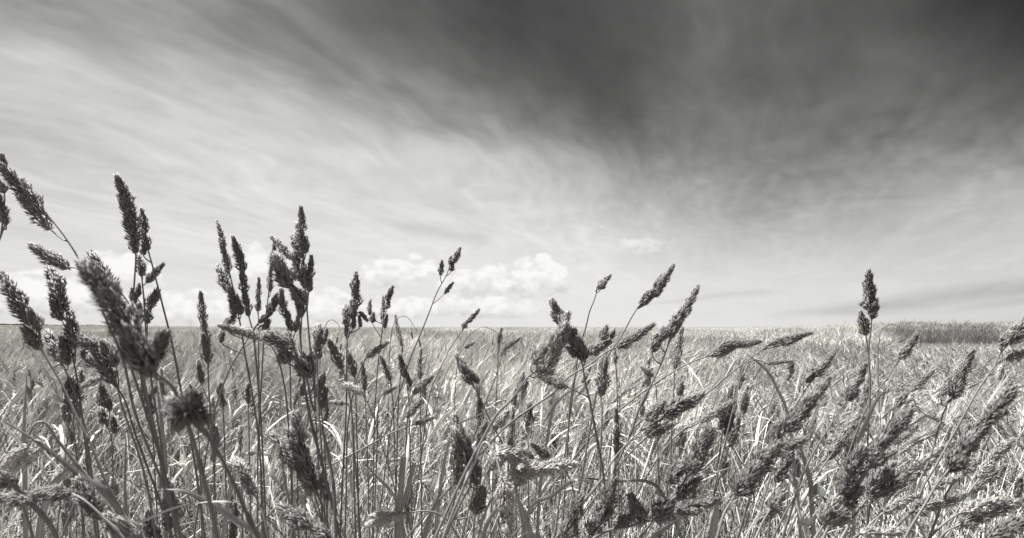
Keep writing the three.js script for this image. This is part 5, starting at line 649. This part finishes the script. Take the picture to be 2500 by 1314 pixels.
// ---------------------------------------------------------------- arching wild oat stems
[
  ['thin oat stem arching over at centre with a drooping spikelet', [[-0.13, 0.70, -1.3], [-0.11, 0.91, -1.3], [-0.066, 0.951, -1.3], [-0.036, 0.94, -1.3], [-0.018, 0.922, -1.3]], 3],
  ['fine oat stem hooped over the horizon left of the pointed seed head', [[-0.43, 0.6, -1.2], [-0.388, 0.948, -1.2], [-0.376, 0.966, -1.2], [-0.36, 0.957, -1.2], [-0.352, 0.935, -1.2]], 2],
  ['fine oat stem curved over the horizon right of the narrow spike', [[-0.25, 0.55, -1.2], [-0.241, 0.965, -1.2], [-0.221, 0.973, -1.2], [-0.195, 0.942, -1.2]], 2],
  ['thin oat stem arched over the cut strip at right', [[0.78, 0.6, -1.25], [0.797, 0.945, -1.25], [0.82, 0.957, -1.25], [0.843, 0.942, -1.25], [0.854, 0.92, -1.25]], 2],
].forEach(([label, path, m], i) => {
  const r = rngOf(8100 + i), P = path.map((p) => V(...p)), root = V(P[0].x - 0.02, 0, P[0].z); P.unshift(V(root.x, -0.02, root.z));
  const t = new THREE.Group(); t.name = numbered('oat_stem'); t.position.copy(root); scene.add(t); tag(t, label, 'oat stem');
  const pts = curve(P, 44).map((p) => p.sub(root)), b = new Build(); b.tube(pts, (u) => mix(0.0012, 0.0004, u), 5, shadeOf(STALK, 1)); b.mesh('stem', stemMat, t);
  for (let k = 0; k < m; k++) {
    const at = pts[44 - k * 5], s = new Build(), e = at.clone().add(V((r() - 0.5) * 0.01, -0.014, (r() - 0.5) * 0.01)), D = V((r() - 0.3) * 0.5, -1, (r() - 0.5) * 0.3).normalize(), W = V(1, 0.2, 0.1).cross(D).normalize(), T = V(0, 0, 0).crossVectors(W, D);
    s.tube([at, e], () => 0.0003, 4, shadeOf(STALK, 1)); for (const f of [-0.22, 0, 0.22]) s.grain(e, D.clone().addScaledVector(W, f).normalize(), T, W, 0.02, 0.0016, 0.0012, 0, shadeOf(SEED, 0.9 + r() * 0.3), true);
    s.mesh('spikelet', seedMat, t);
  }
});

// ---------------------------------------------------------------- bindweed at the lower right
{
  const t = new THREE.Group(), O = V(0.395, 0, -0.78); t.name = 'bindweed_plant'; t.position.copy(O); scene.add(t);
  tag(t, 'broad leaved weed with heart shaped leaves and twining stem near the bottom right', 'weed');
  const r = rngOf(8800), vine = [], H = 0.74;
  for (let k = 0; k <= 60; k++) { const u = k / 60, a = u * 9; vine.push(V(Math.cos(a) * 0.014 * (0.5 + u) - 0.01, u * H, Math.sin(a) * 0.014)); }
  const b = new Build(); b.tube(vine, () => 0.0016, 6, shadeOf(BLADE, 1.1)); b.mesh('stem', stemMat, t);
  const leafAt = (px, py, pz, s, yaw, pitch, roll, k) => {
    const lb = new Build(), N = 10, M = 6, rows = [], q = V(0, 0, 0), e = new THREE.Euler(pitch, yaw, roll, 'YXZ');
    for (let i = 0; i <= N; i++) {
      const v = i / N, half = s * 0.46 * Math.pow(Math.sin(Math.PI * Math.pow(clamp(v * 0.93 + 0.07, 0, 1), 0.62)), 0.8) * (1 - 0.12 * v), row = [];
      for (let j = 0; j <= M; j++) { const u = j / M * 2 - 1, back = v < 0.3 ? -(0.3 - v) * 0.55 * Math.pow(Math.abs(u), 1.4) * s : 0; q.set(u * half, Math.abs(u) * half * 0.42 - Math.pow(v, 2) * s * 0.18 + 0.012 * s * Math.sin(u * 9 + v * 7), -(v * s) - back).applyEuler(e); q.add(V(px, py, pz)); row.push(lb.vert(q, shadeOf(k < 0.6 ? GREEN : BLADE, k < 0.6 ? k * 1.4 : k))); }
      rows.push(row);
    }
    for (let i = 0; i < N; i++) for (let j = 0; j < M; j++) lb.quad(rows[i][j], rows[i][j + 1], rows[i + 1][j + 1], rows[i + 1][j]);
    const m = lb.mesh('leaf', leafMat, t);
    const st = new Build(), near = vine[Math.min(60, Math.round(clamp((py - 0.03) / H, 0, 1) * 60))]; st.tube(curve([near, near.clone().lerp(V(px, py, pz), 0.5).add(V(0, 0.008, 0)), V(px, py, pz)], 6), () => 0.0008, 5, shadeOf(BLADE, 1)); st.mesh('leaf_stalk', stemMat, m);
  };
  leafAt(0.012, 0.722, 0.01, 0.0216, 2.2, 0.9, 0.3, 0.5);
  leafAt(0.005, 0.732, 0.0, 0.0187, -0.6, 0.9, -0.5, 0.55);
  leafAt(-0.02, 0.7, 0.02, 0.0245, 2.6, 0.8, -0.4, 0.75);
  leafAt(0.02, 0.698, 0.015, 0.0259, 3.6, 0.8, 0.5, 0.55);
  leafAt(-0.012, 0.745, 0.0, 0.013, 1.2, 0.8, 0.8, 0.7);
  leafAt(0.035, 0.69, 0.0, 0.0216, 4.4, 0.2, 0.2, 0.75);
}

renderer.render(scene, camera);
